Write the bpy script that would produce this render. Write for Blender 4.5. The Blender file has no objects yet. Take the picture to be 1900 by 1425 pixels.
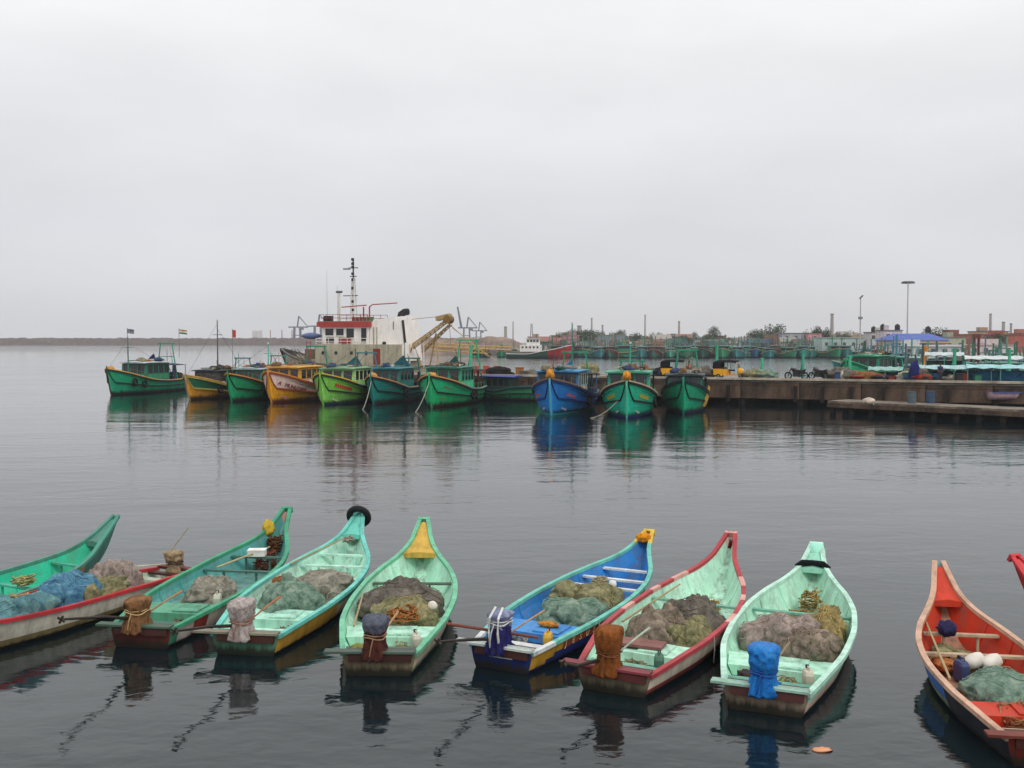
import bpy, math, random
import numpy as np
from mathutils import Vector, Matrix, noise

# ------------------------------------------------------------------ camera, sky, sun, exposure
SC = bpy.context.scene
COL = SC.collection
F, CX, CY, HZ, CAMZ = 1900.0, 950.0, 712.5, 631.0, 6.0
PITCH = math.atan((CY - HZ) / F)
cam_data = bpy.data.cameras.new('camera')
cam_data.sensor_width = 36.0
cam_data.lens = 36.0 * F / 1900.0
cam_data.clip_start = 0.1
cam_data.clip_end = 12000.0
cam = bpy.data.objects.new('camera', cam_data)
COL.objects.link(cam)
cam.location = (0, 0, CAMZ)
cam.rotation_euler = (math.pi / 2 - PITCH, 0, 0)
SC.camera = cam

SUN_EL, SUN_AZ = math.radians(52), math.radians(150)     # azimuth clockwise from +Y (north)
world = bpy.data.worlds.new('World')
SC.world = world
world.use_nodes = True
wn, wl = world.node_tree.nodes, world.node_tree.links
wn.clear()
w_out = wn.new('ShaderNodeOutputWorld')
w_bg = wn.new('ShaderNodeBackground')
w_bg.inputs['Strength'].default_value = 1.06
sky = wn.new('ShaderNodeTexSky')
sky.sky_type = 'NISHITA'
sky.sun_disc = False
sky.sun_elevation = SUN_EL
sky.sun_rotation = SUN_AZ
w_sc = wn.new('ShaderNodeMix'); w_sc.data_type = 'RGBA'; w_sc.blend_type = 'MULTIPLY'
w_sc.inputs['Factor'].default_value = 1.0
w_sc.inputs['B'].default_value = (0.08, 0.08, 0.08, 1)
wl.new(sky.outputs['Color'], w_sc.inputs['A'])
w_tc = wn.new('ShaderNodeTexCoord')
w_sep = wn.new('ShaderNodeSeparateXYZ')
wl.new(w_tc.outputs['Generated'], w_sep.inputs[0])
w_map = wn.new('ShaderNodeMapping')
w_map.inputs['Scale'].default_value = (1.0, 1.0, 3.2)
wl.new(w_tc.outputs['Generated'], w_map.inputs['Vector'])
w_noise = wn.new('ShaderNodeTexNoise')
w_noise.inputs['Scale'].default_value = 2.6
w_noise.inputs['Detail'].default_value = 5.0
w_noise.inputs['Roughness'].default_value = 0.5
wl.new(w_map.outputs[0], w_noise.inputs['Vector'])
w_ramp = wn.new('ShaderNodeValToRGB')                     # overcast cloud layer: brightens towards the zenith
cr = w_ramp.color_ramp
cr.interpolation = 'EASE'
cr.elements[0].position = 0.0;  cr.elements[0].color = (0.635, 0.632, 0.658, 1)
cr.elements[1].position = 1.0;  cr.elements[1].color = (1.14, 1.15, 1.16, 1)
for p_, c_ in ((0.10, (0.72, 0.722, 0.752, 1)), (0.20, (0.80, 0.81, 0.822, 1)), (0.34, (0.945, 0.955, 0.96, 1))):
    e = cr.elements.new(p_); e.color = c_
wl.new(w_sep.outputs['Z'], w_ramp.inputs['Fac'])
w_var = wn.new('ShaderNodeMapRange')
w_var.inputs['From Min'].default_value = 0.3; w_var.inputs['From Max'].default_value = 0.7
w_var.inputs['To Min'].default_value = 0.93; w_var.inputs['To Max'].default_value = 1.07
wl.new(w_noise.outputs['Fac'], w_var.inputs['Value'])
w_mul = wn.new('ShaderNodeMix'); w_mul.data_type = 'RGBA'; w_mul.blend_type = 'MULTIPLY'
w_mul.inputs['Factor'].default_value = 1.0
wl.new(w_ramp.outputs['Color'], w_mul.inputs['A'])
wl.new(w_var.outputs['Result'], w_mul.inputs['B'])
w_mix = wn.new('ShaderNodeMix'); w_mix.data_type = 'RGBA'
w_mix.inputs['Factor'].default_value = 0.93               # cloud cover over the clear-sky model
wl.new(w_sc.outputs['Result'], w_mix.inputs['A'])
wl.new(w_mul.outputs['Result'], w_mix.inputs['B'])
wl.new(w_mix.outputs['Result'], w_bg.inputs['Color'])
wl.new(w_bg.outputs[0], w_out.inputs['Surface'])

sun_data = bpy.data.lights.new('sun', 'SUN')
sun_data.energy = 1.1
sun_data.angle = math.radians(18)
sun_data.color = (1.0, 0.96, 0.9)
sun = bpy.data.objects.new('sun', sun_data)
COL.objects.link(sun)
sdir = Vector((math.sin(SUN_AZ) * math.cos(SUN_EL), math.cos(SUN_AZ) * math.cos(SUN_EL), math.sin(SUN_EL)))
sun.rotation_euler = sdir.to_track_quat('Z', 'Y').to_euler()
sun.location = sdir * 60

SC.view_settings.view_transform = 'Standard'
SC.view_settings.look = 'None'
SC.view_settings.exposure = 0.0
SC.view_settings.gamma = 1.0
SC.view_settings.use_curve_mapping = False
SC.cycles.use_denoising = True
SC.cycles.max_bounces = 6
SC.cycles.volume_bounces = 1
SC.cycles.caustics_reflective = False
SC.cycles.caustics_refractive = False

# ------------------------------------------------------------------ helpers
R = math.radians
rng = random.Random(7)

def ray(px, py):
    u, v = (px - CX) / F, (CY - py) / F
    c, s = math.cos(PITCH), math.sin(PITCH)
    return Vector((u, c + v * s, -s + v * c))

def W(px, py, z=0.0):                       # point seen at a pixel at height z
    d = ray(px, py)
    return Vector((0, 0, CAMZ)) + d * ((z - CAMZ) / d.z)

def D(px, py, Y):                           # point seen at a pixel at distance Y
    d = ray(px, py)
    return Vector((0, 0, CAMZ)) + d * (Y / d.y)

def lin(c):
    if isinstance(c, str):
        c = c.lstrip('#')
        c = [int(c[i:i + 2], 16) for i in (0, 2, 4)]
    o = []
    for v in c:
        v = v / 255.0
        o.append(v / 12.92 if v <= 0.04045 else ((v + 0.055) / 1.055) ** 2.4)
    return o

MATS = {}
def nmat(key):
    m = bpy.data.materials.new(key)
    m.use_nodes = True
    nt = m.node_tree
    b = nt.nodes['Principled BSDF']
    return m, nt, b

def paint(c, wear=0.35, rough=0.5, grime=(60, 50, 40), scale=1.0, bump=0.012, wl=0.0, seam=0.0):
    """weathered paint: blotches, run-down grime streaks and chips in object space"""
    key = ('paint', str(c), wear, rough, str(grime), scale, wl, seam)
    if key in MATS: return MATS[key]
    m, nt, b = nmat('paint_' + str(c).strip('#'))
    N, Lk = nt.nodes, nt.links
    col = lin(c); g = lin(grime)
    tc = N.new('ShaderNodeTexCoord')
    n1 = N.new('ShaderNodeTexNoise'); n1.inputs['Scale'].default_value = 1.7 * scale; n1.inputs['Detail'].default_value = 8; n1.inputs['Roughness'].default_value = 0.65
    Lk.new(tc.outputs['Object'], n1.inputs['Vector'])
    mp = N.new('ShaderNodeMapping'); mp.inputs['Scale'].default_value = (5 * scale, 5 * scale, 0.7 * scale)
    Lk.new(tc.outputs['Object'], mp.inputs['Vector'])
    n2 = N.new('ShaderNodeTexNoise'); n2.inputs['Scale'].default_value = 1.0; n2.inputs['Detail'].default_value = 6; n2.inputs['Roughness'].default_value = 0.7
    Lk.new(mp.outputs[0], n2.inputs['Vector'])
    n3 = N.new('ShaderNodeTexNoise'); n3.inputs['Scale'].default_value = 14 * scale; n3.inputs['Detail'].default_value = 5; n3.inputs['Roughness'].default_value = 0.7
    Lk.new(tc.outputs['Object'], n3.inputs['Vector'])
    r1 = N.new('ShaderNodeMapRange'); r1.inputs['From Min'].default_value = 0.46; r1.inputs['From Max'].default_value = 0.72
    r1.inputs['To Max'].default_value = wear
    Lk.new(n2.outputs['Fac'], r1.inputs['Value'])
    mx = N.new('ShaderNodeMix'); mx.data_type = 'RGBA'
    mx.inputs['A'].default_value = (*col, 1); mx.inputs['B'].default_value = (*g, 1)
    Lk.new(r1.outputs[0], mx.inputs['Factor'])
    r2 = N.new('ShaderNodeMapRange'); r2.inputs['From Min'].default_value = 0.3; r2.inputs['From Max'].default_value = 0.75
    r2.inputs['To Min'].default_value = 1.12; r2.inputs['To Max'].default_value = 1.0 - 0.55 * wear
    Lk.new(n1.outputs['Fac'], r2.inputs['Value'])
    ml = N.new('ShaderNodeMix'); ml.data_type = 'RGBA'; ml.blend_type = 'MULTIPLY'; ml.inputs['Factor'].default_value = 1
    Lk.new(mx.outputs['Result'], ml.inputs['A']); Lk.new(r2.outputs[0], ml.inputs['B'])
    r3 = N.new('ShaderNodeMapRange'); r3.inputs['From Min'].default_value = 0.62; r3.inputs['From Max'].default_value = 0.70
    r3.inputs['To Max'].default_value = min(1.0, wear * 1.3)
    Lk.new(n3.outputs['Fac'], r3.inputs['Value'])
    mc = N.new('ShaderNodeMix'); mc.data_type = 'RGBA'
    mc.inputs['B'].default_value = (*[0.5 * (x + y) for x, y in zip(g, (0.12, 0.08, 0.05))], 1)
    Lk.new(r3.outputs[0], mc.inputs['Factor']); Lk.new(ml.outputs['Result'], mc.inputs['A'])
    fin = mc.outputs['Result']
    if wl or seam:
        sx = N.new('ShaderNodeSeparateXYZ'); Lk.new(tc.outputs['Object'], sx.inputs[0])
    if wl:                                  # weed and oil line left by the water, ragged upper edge
        ad = N.new('ShaderNodeMath'); ad.operation = 'MULTIPLY_ADD'; ad.inputs[1].default_value = -wl * 2.2; Lk.new(n2.outputs['Fac'], ad.inputs[0]); Lk.new(sx.outputs['Z'], ad.inputs[2])
        rw = N.new('ShaderNodeMapRange'); rw.inputs['From Min'].default_value = wl * .15; rw.inputs['From Max'].default_value = -wl * .5; rw.inputs['To Max'].default_value = .92
        Lk.new(ad.outputs[0], rw.inputs['Value'])
        mw = N.new('ShaderNodeMix'); mw.data_type = 'RGBA'; mw.inputs['B'].default_value = (*lin((44, 42, 33)), 1)
        Lk.new(rw.outputs[0], mw.inputs['Factor']); Lk.new(fin, mw.inputs['A']); fin = mw.outputs['Result']
    if seam:                                # narrow plank seams
        dv = N.new('ShaderNodeMath'); dv.operation = 'MULTIPLY_ADD'; dv.inputs[1].default_value = 1 / seam; Lk.new(sx.outputs['Z'], dv.inputs[0]); Lk.new(n1.outputs['Fac'], dv.inputs[2])
        fr = N.new('ShaderNodeMath'); fr.operation = 'FRACT'; Lk.new(dv.outputs[0], fr.inputs[0])
        rs = N.new('ShaderNodeMapRange'); rs.inputs['From Min'].default_value = 0; rs.inputs['From Max'].default_value = .16; rs.inputs['To Min'].default_value = .5; rs.inputs['To Max'].default_value = 0
        Lk.new(fr.outputs[0], rs.inputs['Value'])
        ms = N.new('ShaderNodeMix'); ms.data_type = 'RGBA'; ms.inputs['B'].default_value = (*[x * .35 for x in col], 1)
        Lk.new(rs.outputs[0], ms.inputs['Factor']); Lk.new(fin, ms.inputs['A']); fin = ms.outputs['Result']
    Lk.new(fin, b.inputs['Base Color'])
    rr = N.new('ShaderNodeMapRange'); rr.inputs['To Min'].default_value = rough - 0.1; rr.inputs['To Max'].default_value = min(1, rough + 0.25)
    Lk.new(n1.outputs['Fac'], rr.inputs['Value']); Lk.new(rr.outputs[0], b.inputs['Roughness'])
    bp = N.new('ShaderNodeBump'); bp.inputs['Strength'].default_value = 0.5; bp.inputs['Distance'].default_value = bump
    Lk.new(n3.outputs['Fac'], bp.inputs['Height']); Lk.new(bp.outputs[0], b.inputs['Normal'])
    b.inputs['Specular IOR Level'].default_value = 0.35
    MATS[key] = m
    return m

def cloth(c, c2=None, rough=0.85, scale=6.0, bump=0.02, c3=None, soft=False):
    key = ('cloth', str(c), str(c2), rough, scale, bump, str(c3), soft)
    if key in MATS: return MATS[key]
    m, nt, b = nmat('cloth_' + str(c).strip('#'))
    N, Lk = nt.nodes, nt.links
    c2 = c2 or tuple(int(x * 255 * 0.7) for x in [0, 0, 0])
    tc = N.new('ShaderNodeTexCoord')
    n1 = N.new('ShaderNodeTexNoise'); n1.inputs['Scale'].default_value = scale; n1.inputs['Detail'].default_value = 9; n1.inputs['Roughness'].default_value = 0.72
    n1.inputs['Distortion'].default_value = 0.6
    Lk.new(tc.outputs['Object'], n1.inputs['Vector'])
    rp = N.new('ShaderNodeValToRGB')
    rp.color_ramp.elements[0].position = 0.34; rp.color_ramp.elements[0].color = (*lin(c2), 1)
    rp.color_ramp.elements[1].position = 0.56; rp.color_ramp.elements[1].color = (*lin(c), 1)
    if c3:
        e = rp.color_ramp.elements.new(0.70); e.color = (*lin(c3), 1)
    Lk.new(n1.outputs['Fac'], rp.inputs['Fac'])
    n2 = N.new('ShaderNodeTexNoise'); n2.inputs['Scale'].default_value = scale * 9; n2.inputs['Detail'].default_value = 6; n2.inputs['Roughness'].default_value = 0.8
    Lk.new(tc.outputs['Object'], n2.inputs['Vector'])
    mr = N.new('ShaderNodeMapRange'); mr.inputs['From Min'].default_value = 0.3; mr.inputs['From Max'].default_value = 0.7
    mr.inputs['To Min'].default_value = 0.62 if soft else 0.55; mr.inputs['To Max'].default_value = 1.2 if soft else 1.3
    Lk.new(n2.outputs['Fac'], mr.inputs['Value'])
    ml = N.new('ShaderNodeMix'); ml.data_type = 'RGBA'; ml.blend_type = 'MULTIPLY'; ml.inputs['Factor'].default_value = 1
    Lk.new(rp.outputs['Color'], ml.inputs['A']); Lk.new(mr.outputs[0], ml.inputs['B'])
    Lk.new(ml.outputs['Result'], b.inputs['Base Color'])
    b.inputs['Roughness'].default_value = rough
    b.inputs['Specular IOR Level'].default_value = 0.2
    bp = N.new('ShaderNodeBump'); bp.inputs['Strength'].default_value = 0.8; bp.inputs['Distance'].default_value = bump
    Lk.new(n2.outputs['Fac'], bp.inputs['Height']); Lk.new(bp.outputs[0], b.inputs['Normal'])
    MATS[key] = m
    return m

def flat(c, rough=0.6, metal=0.0, spec=0.4):
    key = ('flat', str(c), rough, metal)
    if key in MATS: return MATS[key]
    m, nt, b = nmat('plain_' + str(c).strip('#'))
    N, Lk = nt.nodes, nt.links
    tc = N.new('ShaderNodeTexCoord')
    n1 = N.new('ShaderNodeTexNoise'); n1.inputs['Scale'].default_value = 3.0; n1.inputs['Detail'].default_value = 6
    Lk.new(tc.outputs['Object'], n1.inputs['Vector'])
    mr = N.new('ShaderNodeMapRange'); mr.inputs['From Min'].default_value = 0.3; mr.inputs['From Max'].default_value = 0.7
    mr.inputs['To Min'].default_value = 0.72; mr.inputs['To Max'].default_value = 1.15
    Lk.new(n1.outputs['Fac'], mr.inputs['Value'])
    ml = N.new('ShaderNodeMix'); ml.data_type = 'RGBA'; ml.blend_type = 'MULTIPLY'; ml.inputs['Factor'].default_value = 1
    ml.inputs['A'].default_value = (*lin(c), 1)
    Lk.new(mr.outputs[0], ml.inputs['B']); Lk.new(ml.outputs['Result'], b.inputs['Base Color'])
    b.inputs['Roughness'].default_value = rough
    b.inputs['Metallic'].default_value = metal
    b.inputs['Specular IOR Level'].default_value = spec
    MATS[key] = m
    return m

def concrete(c, c2, scale=0.5):
    key = ('conc', str(c), str(c2), scale)
    if key in MATS: return MATS[key]
    m, nt, b = nmat('concrete_' + str(c).strip('#'))
    N, Lk = nt.nodes, nt.links
    tc = N.new('ShaderNodeTexCoord')
    mp = N.new('ShaderNodeMapping'); mp.inputs['Scale'].default_value = (1, 1, 0.35)
    Lk.new(tc.outputs['Object'], mp.inputs['Vector'])
    n1 = N.new('ShaderNodeTexNoise'); n1.inputs['Scale'].default_value = scale; n1.inputs['Detail'].default_value = 10; n1.inputs['Roughness'].default_value = 0.7
    Lk.new(mp.outputs[0], n1.inputs['Vector'])
    rp = N.new('ShaderNodeValToRGB')
    rp.color_ramp.elements[0].position = 0.36; rp.color_ramp.elements[0].color = (*lin(c2), 1)
    rp.color_ramp.elements[1].position = 0.62; rp.color_ramp.elements[1].color = (*lin(c), 1)
    Lk.new(n1.outputs['Fac'], rp.inputs['Fac'])
    Lk.new(rp.outputs['Color'], b.inputs['Base Color'])
    n2 = N.new('ShaderNodeTexNoise'); n2.inputs['Scale'].default_value = scale * 8; n2.inputs['Detail'].default_value = 6
    Lk.new(tc.outputs['Object'], n2.inputs['Vector'])
    bp = N.new('ShaderNodeBump'); bp.inputs['Strength'].default_value = 0.6; bp.inputs['Distance'].default_value = 0.05
    Lk.new(n2.outputs['Fac'], bp.inputs['Height']); Lk.new(bp.outputs[0], b.inputs['Normal'])
    b.inputs['Roughness'].default_value = 0.9
    MATS[key] = m
    return m

def glass():
    if 'glass' in MATS: return MATS['glass']
    m, nt, b = nmat('dark_glass')
    b.inputs['Base Color'].default_value = (0.015, 0.018, 0.02, 1)
    b.inputs['Roughness'].default_value = 0.12
    MATS['glass'] = m
    return m

class MB:
    def __init__(s): s.v, s.f, s.m = [], [], []
    def add(s, verts, faces, mi=0):
        o = len(s.v); s.v += [tuple(x) for x in verts]
        for k, fc in enumerate(faces):
            s.f.append(tuple(i + o for i in fc)); s.m.append(mi[k] if isinstance(mi, list) else mi)
        return s
    def box(s, c, d, rz=0, ry=0, rx=0, mi=0):
        M = Matrix.Rotation(rz, 3, 'Z') @ Matrix.Rotation(ry, 3, 'Y') @ Matrix.Rotation(rx, 3, 'X')
        vs = [Vector(c) + M @ Vector((x * d[0] / 2, y * d[1] / 2, z * d[2] / 2)) for x in (-1, 1) for y in (-1, 1) for z in (-1, 1)]
        return s.add(vs, [(0, 1, 3, 2), (4, 6, 7, 5), (0, 4, 5, 1), (2, 3, 7, 6), (0, 2, 6, 4), (1, 5, 7, 3)], mi)
    def rings(s, rings, closed=True, caps=True, mi=0):
        n = len(rings[0]); vs = [p for r in rings for p in r]; fs = []
        m = n if closed else n - 1
        for i in range(len(rings) - 1):
            for j in range(m):
                a, b = i * n + j, i * n + (j + 1) % n
                fs.append((a, b, b + n, a + n))
        if caps and closed:
            fs.append(tuple(range(n - 1, -1, -1))); fs.append(tuple(range((len(rings) - 1) * n, len(rings) * n)))
        return s.add(vs, fs, mi)
    def tube(s, pts, r, n=6, mi=0, caps=True):
        pts = [Vector(p) for p in pts]
        rs = r if isinstance(r, (list, tuple)) else [r] * len(pts)
        rings = []
        for i, p in enumerate(pts):
            t = (pts[min(i + 1, len(pts) - 1)] - pts[max(i - 1, 0)])
            if t.length < 1e-9: t = Vector((0, 0, 1))
            t.normalize()
            a = Vector((0, 0, 1)) if abs(t.z) < 0.9 else Vector((1, 0, 0))
            u = t.cross(a).normalized(); w = u.cross(t).normalized()
            rings.append([p + (u * math.cos(2 * math.pi * k / n) + w * math.sin(2 * math.pi * k / n)) * rs[i] for k in range(n)])
        return s.rings(rings, True, caps, mi)
    def sweep(s, pts, hw, hh, mi=0):
        pts = [Vector(p) for p in pts]; rings = []
        for i, p in enumerate(pts):
            t = pts[min(i + 1, len(pts) - 1)] - pts[max(i - 1, 0)]
            t.z = 0
            if t.length < 1e-9: t = Vector((1, 0, 0))
            t.normalize(); n = Vector((-t.y, t.x, 0)); z = Vector((0, 0, 1))
            rings.append([p + n * hw + z * hh, p - n * hw + z * hh, p - n * hw - z * hh, p + n * hw - z * hh])
        return s.rings(rings, True, True, mi)
    def torus(s, c, Rm, r, axis='y', n=20, k=8, mi=0, arc=2 * math.pi):
        rings = []
        for i in range(n + (0 if arc > 6.2 else 1)):
            a = arc * i / n
            ring = []
            for j in range(k):
                b = 2 * math.pi * j / k
                rr = Rm + r * math.cos(b)
                p = {'y': (rr * math.cos(a), r * math.sin(b), rr * math.sin(a)), 'x': (r * math.sin(b), rr * math.cos(a), rr * math.sin(a)),
                     'z': (rr * math.cos(a), rr * math.sin(a), r * math.sin(b))}[axis]
                ring.append(Vector(c) + Vector(p))
            rings.append(ring)
        if arc > 6.2: rings.append(rings[0])
        return s.rings(rings, True, False, mi)
    def mesh(s, name, mats, smooth=False):
        me = bpy.data.meshes.new(name)
        me.from_pydata(s.v, [], s.f)
        for m in (mats if isinstance(mats, (list, tuple)) else [mats]): me.materials.append(m)
        me.polygons.foreach_set('material_index', s.m)
        if smooth: me.polygons.foreach_set('use_smooth', [True] * len(me.polygons))
        me.update()
        return me
    def build(s, name, mats, parent=None, smooth=False):
        return link(name, s.mesh(name, mats, smooth), parent)

def link(name, data, parent=None):
    o = bpy.data.objects.new(name, data); COL.objects.link(o)
    if parent is not None: o.parent = parent
    return o

def tag(o, label=None, cat=None, group=None, kind=None):
    for k, v in (('label', label), ('category', cat), ('group', group), ('kind', kind)):
        if v: o[k] = v
    return o

def thing(name, label, cat, loc=(0, 0, 0), rz=0.0, group=None):
    o = link(name, None); o.location = loc; o.rotation_euler = (0, 0, rz)
    return tag(o, label, cat, group)

def copy_tree(o, parent=None):
    c = o.copy(); COL.objects.link(c)
    if parent is not None: c.parent = parent
    for ch in KIDS.get(o.name, list(o.children)): copy_tree(ch, c)
    return c
KIDS = {}

def pchip(xs, ys):
    xs, ys = np.array(xs, float), np.array(ys, float)
    h = np.diff(xs); d = np.diff(ys) / h
    m = np.zeros(len(xs)); m[0], m[-1] = d[0], d[-1]
    for i in range(1, len(xs) - 1):
        if d[i - 1] * d[i] > 0:
            w1, w2 = 2 * h[i] + h[i - 1], h[i] + 2 * h[i - 1]
            m[i] = (w1 + w2) / (w1 / d[i - 1] + w2 / d[i])
    def f(x):
        x = min(max(x, xs[0]), xs[-1]); i = min(int(np.searchsorted(xs, x, 'right')) - 1, len(xs) - 2)
        t = (x - xs[i]) / h[i]
        return float((2*t**3-3*t**2+1)*ys[i] + (t**3-2*t**2+t)*h[i]*m[i] + (-2*t**3+3*t**2)*ys[i+1] + (t**3-t**2)*h[i]*m[i+1])
    return f

class Hull:
    """hull surface: station s in 0..1 from stern to bow, t in 0..1 from keel to sheer"""
    def __init__(s, L, w, zs, zk, p):
        s.L, s.w, s.zs, s.zk, s.p = L, w, zs, zk, p
    def pt(s, st, t, side=1, off=0.0):
        zk, zs = s.zk(st), s.zs(st)
        return Vector((st * s.L, side * (s.w(st) * max(t, 0) ** s.p(st) + (off if t > 0 else 0)), zk + (zs - zk) * t))
    def t_at(s, st, z):
        zk, zs = s.zk(st), s.zs(st)
        return min(max((z - zk) / max(zs - zk, 1e-4), 0.0), 1.0)
    def stations(s, n):
        return [1 - (1 - i / n) ** 1.25 for i in range(n + 1)]
    def shell(s, n, tz, matf):
        """tz(st)->list of t values from 0 to 1 ; matf(st,row)->material index"""
        mb = MB(); ss = s.stations(n); K = None
        for st in ss:
            ts = tz(st); K = len(ts)
            mb.v += [tuple(s.pt(st, t, 1)) for t in reversed(ts)] + [tuple(s.pt(st, t, -1)) for t in ts[1:]]
        n_ = 2 * K - 1
        for i in range(len(ss) - 1):
            sm = 0.5 * (ss[i] + ss[i + 1])
            for j in range(n_ - 1):
                row = (K - 2 - j) if j < K - 1 else (j - K + 1)
                a = i * n_ + j
                mb.f.append((a, a + n_, a + n_ + 1, a + 1)); mb.m.append(matf(sm, row, 1 if j < K - 1 else -1))
        mb.f.append(tuple(range(n_))); mb.m.append(matf(-1, 0, 0))
        e = (len(ss) - 1) * n_
        mb.f.append(tuple(range(e + n_ - 1, e - 1, -1))); mb.m.append(matf(1.0, K - 2, 1))
        return mb
    def frame(s, st, t, side):
        a, b = s.pt(st - 0.01, t, side), s.pt(st + 0.01, t, side)
        ex = (b - a).normalized()
        up = (s.pt(st, min(t + 0.05, 1), side) - s.pt(st, t - 0.05, side)).normalized()
        return s.pt(st, t, side), ex, up

def text(body, size, mat, parent, pos, ex, up, name='lettering', extrude=0.004, align='CENTER', off=0.02, sx=1.0):
    cu = bpy.data.curves.new(name, 'FONT'); cu.body = body; cu.size = size; cu.extrude = extrude
    cu.align_x = align; cu.align_y = 'CENTER'; cu.materials.append(mat)
    tmp = bpy.data.objects.new('tmp', cu); me = bpy.data.meshes.new_from_object(tmp); bpy.data.objects.remove(tmp)
    o = link(name, me, parent)
    ex = ex.normalized(); nz = ex.cross(up).normalized(); uy = nz.cross(ex).normalized()
    M = Matrix((ex * sx, uy, nz)).transposed().to_4x4(); M.translation = pos + nz * off
    o.matrix_local = M
    return o

def rope_pts(a, b, sag, n=14, wob=0.0, seed=0):
    a, b = Vector(a), Vector(b); rr = random.Random(seed); out = []
    for i in range(n + 1):
        t = i / n; p = a.lerp(b, t); p.z -= sag * 4 * t * (1 - t)
        if 0 < i < n and wob: p += Vector((rr.uniform(-wob, wob), rr.uniform(-wob, wob), rr.uniform(-wob, wob) * .4))
        out.append(p)
    return out

def coil_pts(c, r, turns, h, jitter, seed, n=22):
    rr = random.Random(seed); out = []
    for i in range(int(turns * n)):
        a = 2 * math.pi * i / n
        q = r * (0.55 + 0.45 * abs(math.sin(i * 0.037 + seed)))
        out.append(Vector(c) + Vector((q * math.cos(a) + rr.gauss(0, jitter), q * math.sin(a) * .8 + rr.gauss(0, jitter), h * i / (turns * n) + abs(rr.gauss(0, jitter)))))
    return out

ORD = ['first', 'second', 'third', 'fourth', 'fifth', 'sixth', 'seventh', 'eighth', 'ninth', 'tenth', 'eleventh', 'twelfth', 'thirteenth', 'fourteenth', 'fifteenth'] + ['sixteenth', 'seventeenth', 'eighteenth', 'nineteenth', 'twentieth'] + [(nx if o_ == 'tenth' else t_ + '-' + o_) for t_, nx in (('twenty', 'thirtieth'), ('thirty', 'fortieth'), ('forty', 'fiftieth'), ('fifty', 'sixtieth'), ('sixty', 'seventieth')) for o_ in ('first', 'second', 'third', 'fourth', 'fifth', 'sixth', 'seventh', 'eighth', 'ninth', 'tenth')]
CNT = {}
def nth(k):
    CNT[k] = CNT.get(k, 0) + 1
    return ORD[CNT[k] - 1]
# ------------------------------------------------------------------ water, shores, air
def water_material():
    m, nt, b = nmat('harbour_water')
    N, Lk = nt.nodes, nt.links
    b.inputs['Base Color'].default_value = (0.005, 0.011, 0.0135, 1)
    b.inputs['Roughness'].default_value = 0.035
    b.inputs['IOR'].default_value = 1.43
    b.inputs['Specular IOR Level'].default_value = 0.5
    tc = N.new('ShaderNodeTexCoord')
    pn_ = N.new('ShaderNodeTexNoise'); pn_.inputs['Scale'].default_value = 0.045; pn_.inputs['Detail'].default_value = 4
    pm_ = N.new('ShaderNodeMapping'); pm_.inputs['Scale'].default_value = (1, 2.2, 1); Lk.new(tc.outputs['Object'], pm_.inputs['Vector']); Lk.new(pm_.outputs[0], pn_.inputs['Vector'])
    pr_ = N.new('ShaderNodeMapRange'); pr_.inputs['From Min'].default_value = .36; pr_.inputs['From Max'].default_value = .64; pr_.inputs['To Min'].default_value = .45; pr_.inputs['To Max'].default_value = 1.25
    Lk.new(pn_.outputs['Fac'], pr_.inputs['Value'])
    sy_ = N.new('ShaderNodeSeparateXYZ'); Lk.new(tc.outputs['Object'], sy_.inputs[0])
    ry_ = N.new('ShaderNodeMapRange'); ry_.inputs['From Min'].default_value = 95; ry_.inputs['From Max'].default_value = 190; ry_.inputs['To Min'].default_value = 1; ry_.inputs['To Max'].default_value = 3.2
    Lk.new(sy_.outputs['Y'], ry_.inputs['Value'])
    wm_ = N.new('ShaderNodeMath'); wm_.operation = 'MULTIPLY'; Lk.new(pr_.outputs[0], wm_.inputs[0]); Lk.new(ry_.outputs[0], wm_.inputs[1])
    prev = None
    for sc_, asp, dist, det, rot in ((0.10, (1.0, 2.4, 1), 0.055, 2, 8), (0.55, (1.0, 1.9, 1), 0.025, 3, -12), (2.2, (1.0, 1.6, 1), 0.0095, 5, 20)):
        mp = N.new('ShaderNodeMapping'); mp.inputs['Scale'].default_value = asp; mp.inputs['Rotation'].default_value = (0, 0, R(rot))
        Lk.new(tc.outputs['Object'], mp.inputs['Vector'])
        nz = N.new('ShaderNodeTexNoise'); nz.inputs['Scale'].default_value = sc_; nz.inputs['Detail'].default_value = det; nz.inputs['Roughness'].default_value = 0.45
        nz.inputs['Distortion'].default_value = 0.4
        Lk.new(mp.outputs[0], nz.inputs['Vector'])
        bp = N.new('ShaderNodeBump'); bp.inputs['Strength'].default_value = 1.0; bp.inputs['Distance'].default_value = dist
        Lk.new(nz.outputs['Fac'], bp.inputs['Height'])
        if sc_ > .3: Lk.new(wm_.outputs[0], bp.inputs['Strength'])
        if prev: Lk.new(prev.outputs[0], bp.inputs['Normal'])
        prev = bp
    Lk.new(prev.outputs[0], b.inputs['Normal'])
    return m

mb = MB()
xs = [-2300, -400, -120, -40, 40, 120, 400, 2300]; ys = [-60, 40, 100, 200, 500, 2400]
for y in ys:
    for x in xs: mb.v.append((x, y, 0))
for j in range(len(ys) - 1):
    for i in range(len(xs) - 1):
        a = j * len(xs) + i; mb.f.append((a, a + 1, a + 1 + len(xs), a + len(xs))); mb.m.append(0)
tag(mb.build('water', water_material()), 'calm grey harbour water', None, None, 'structure')

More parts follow.
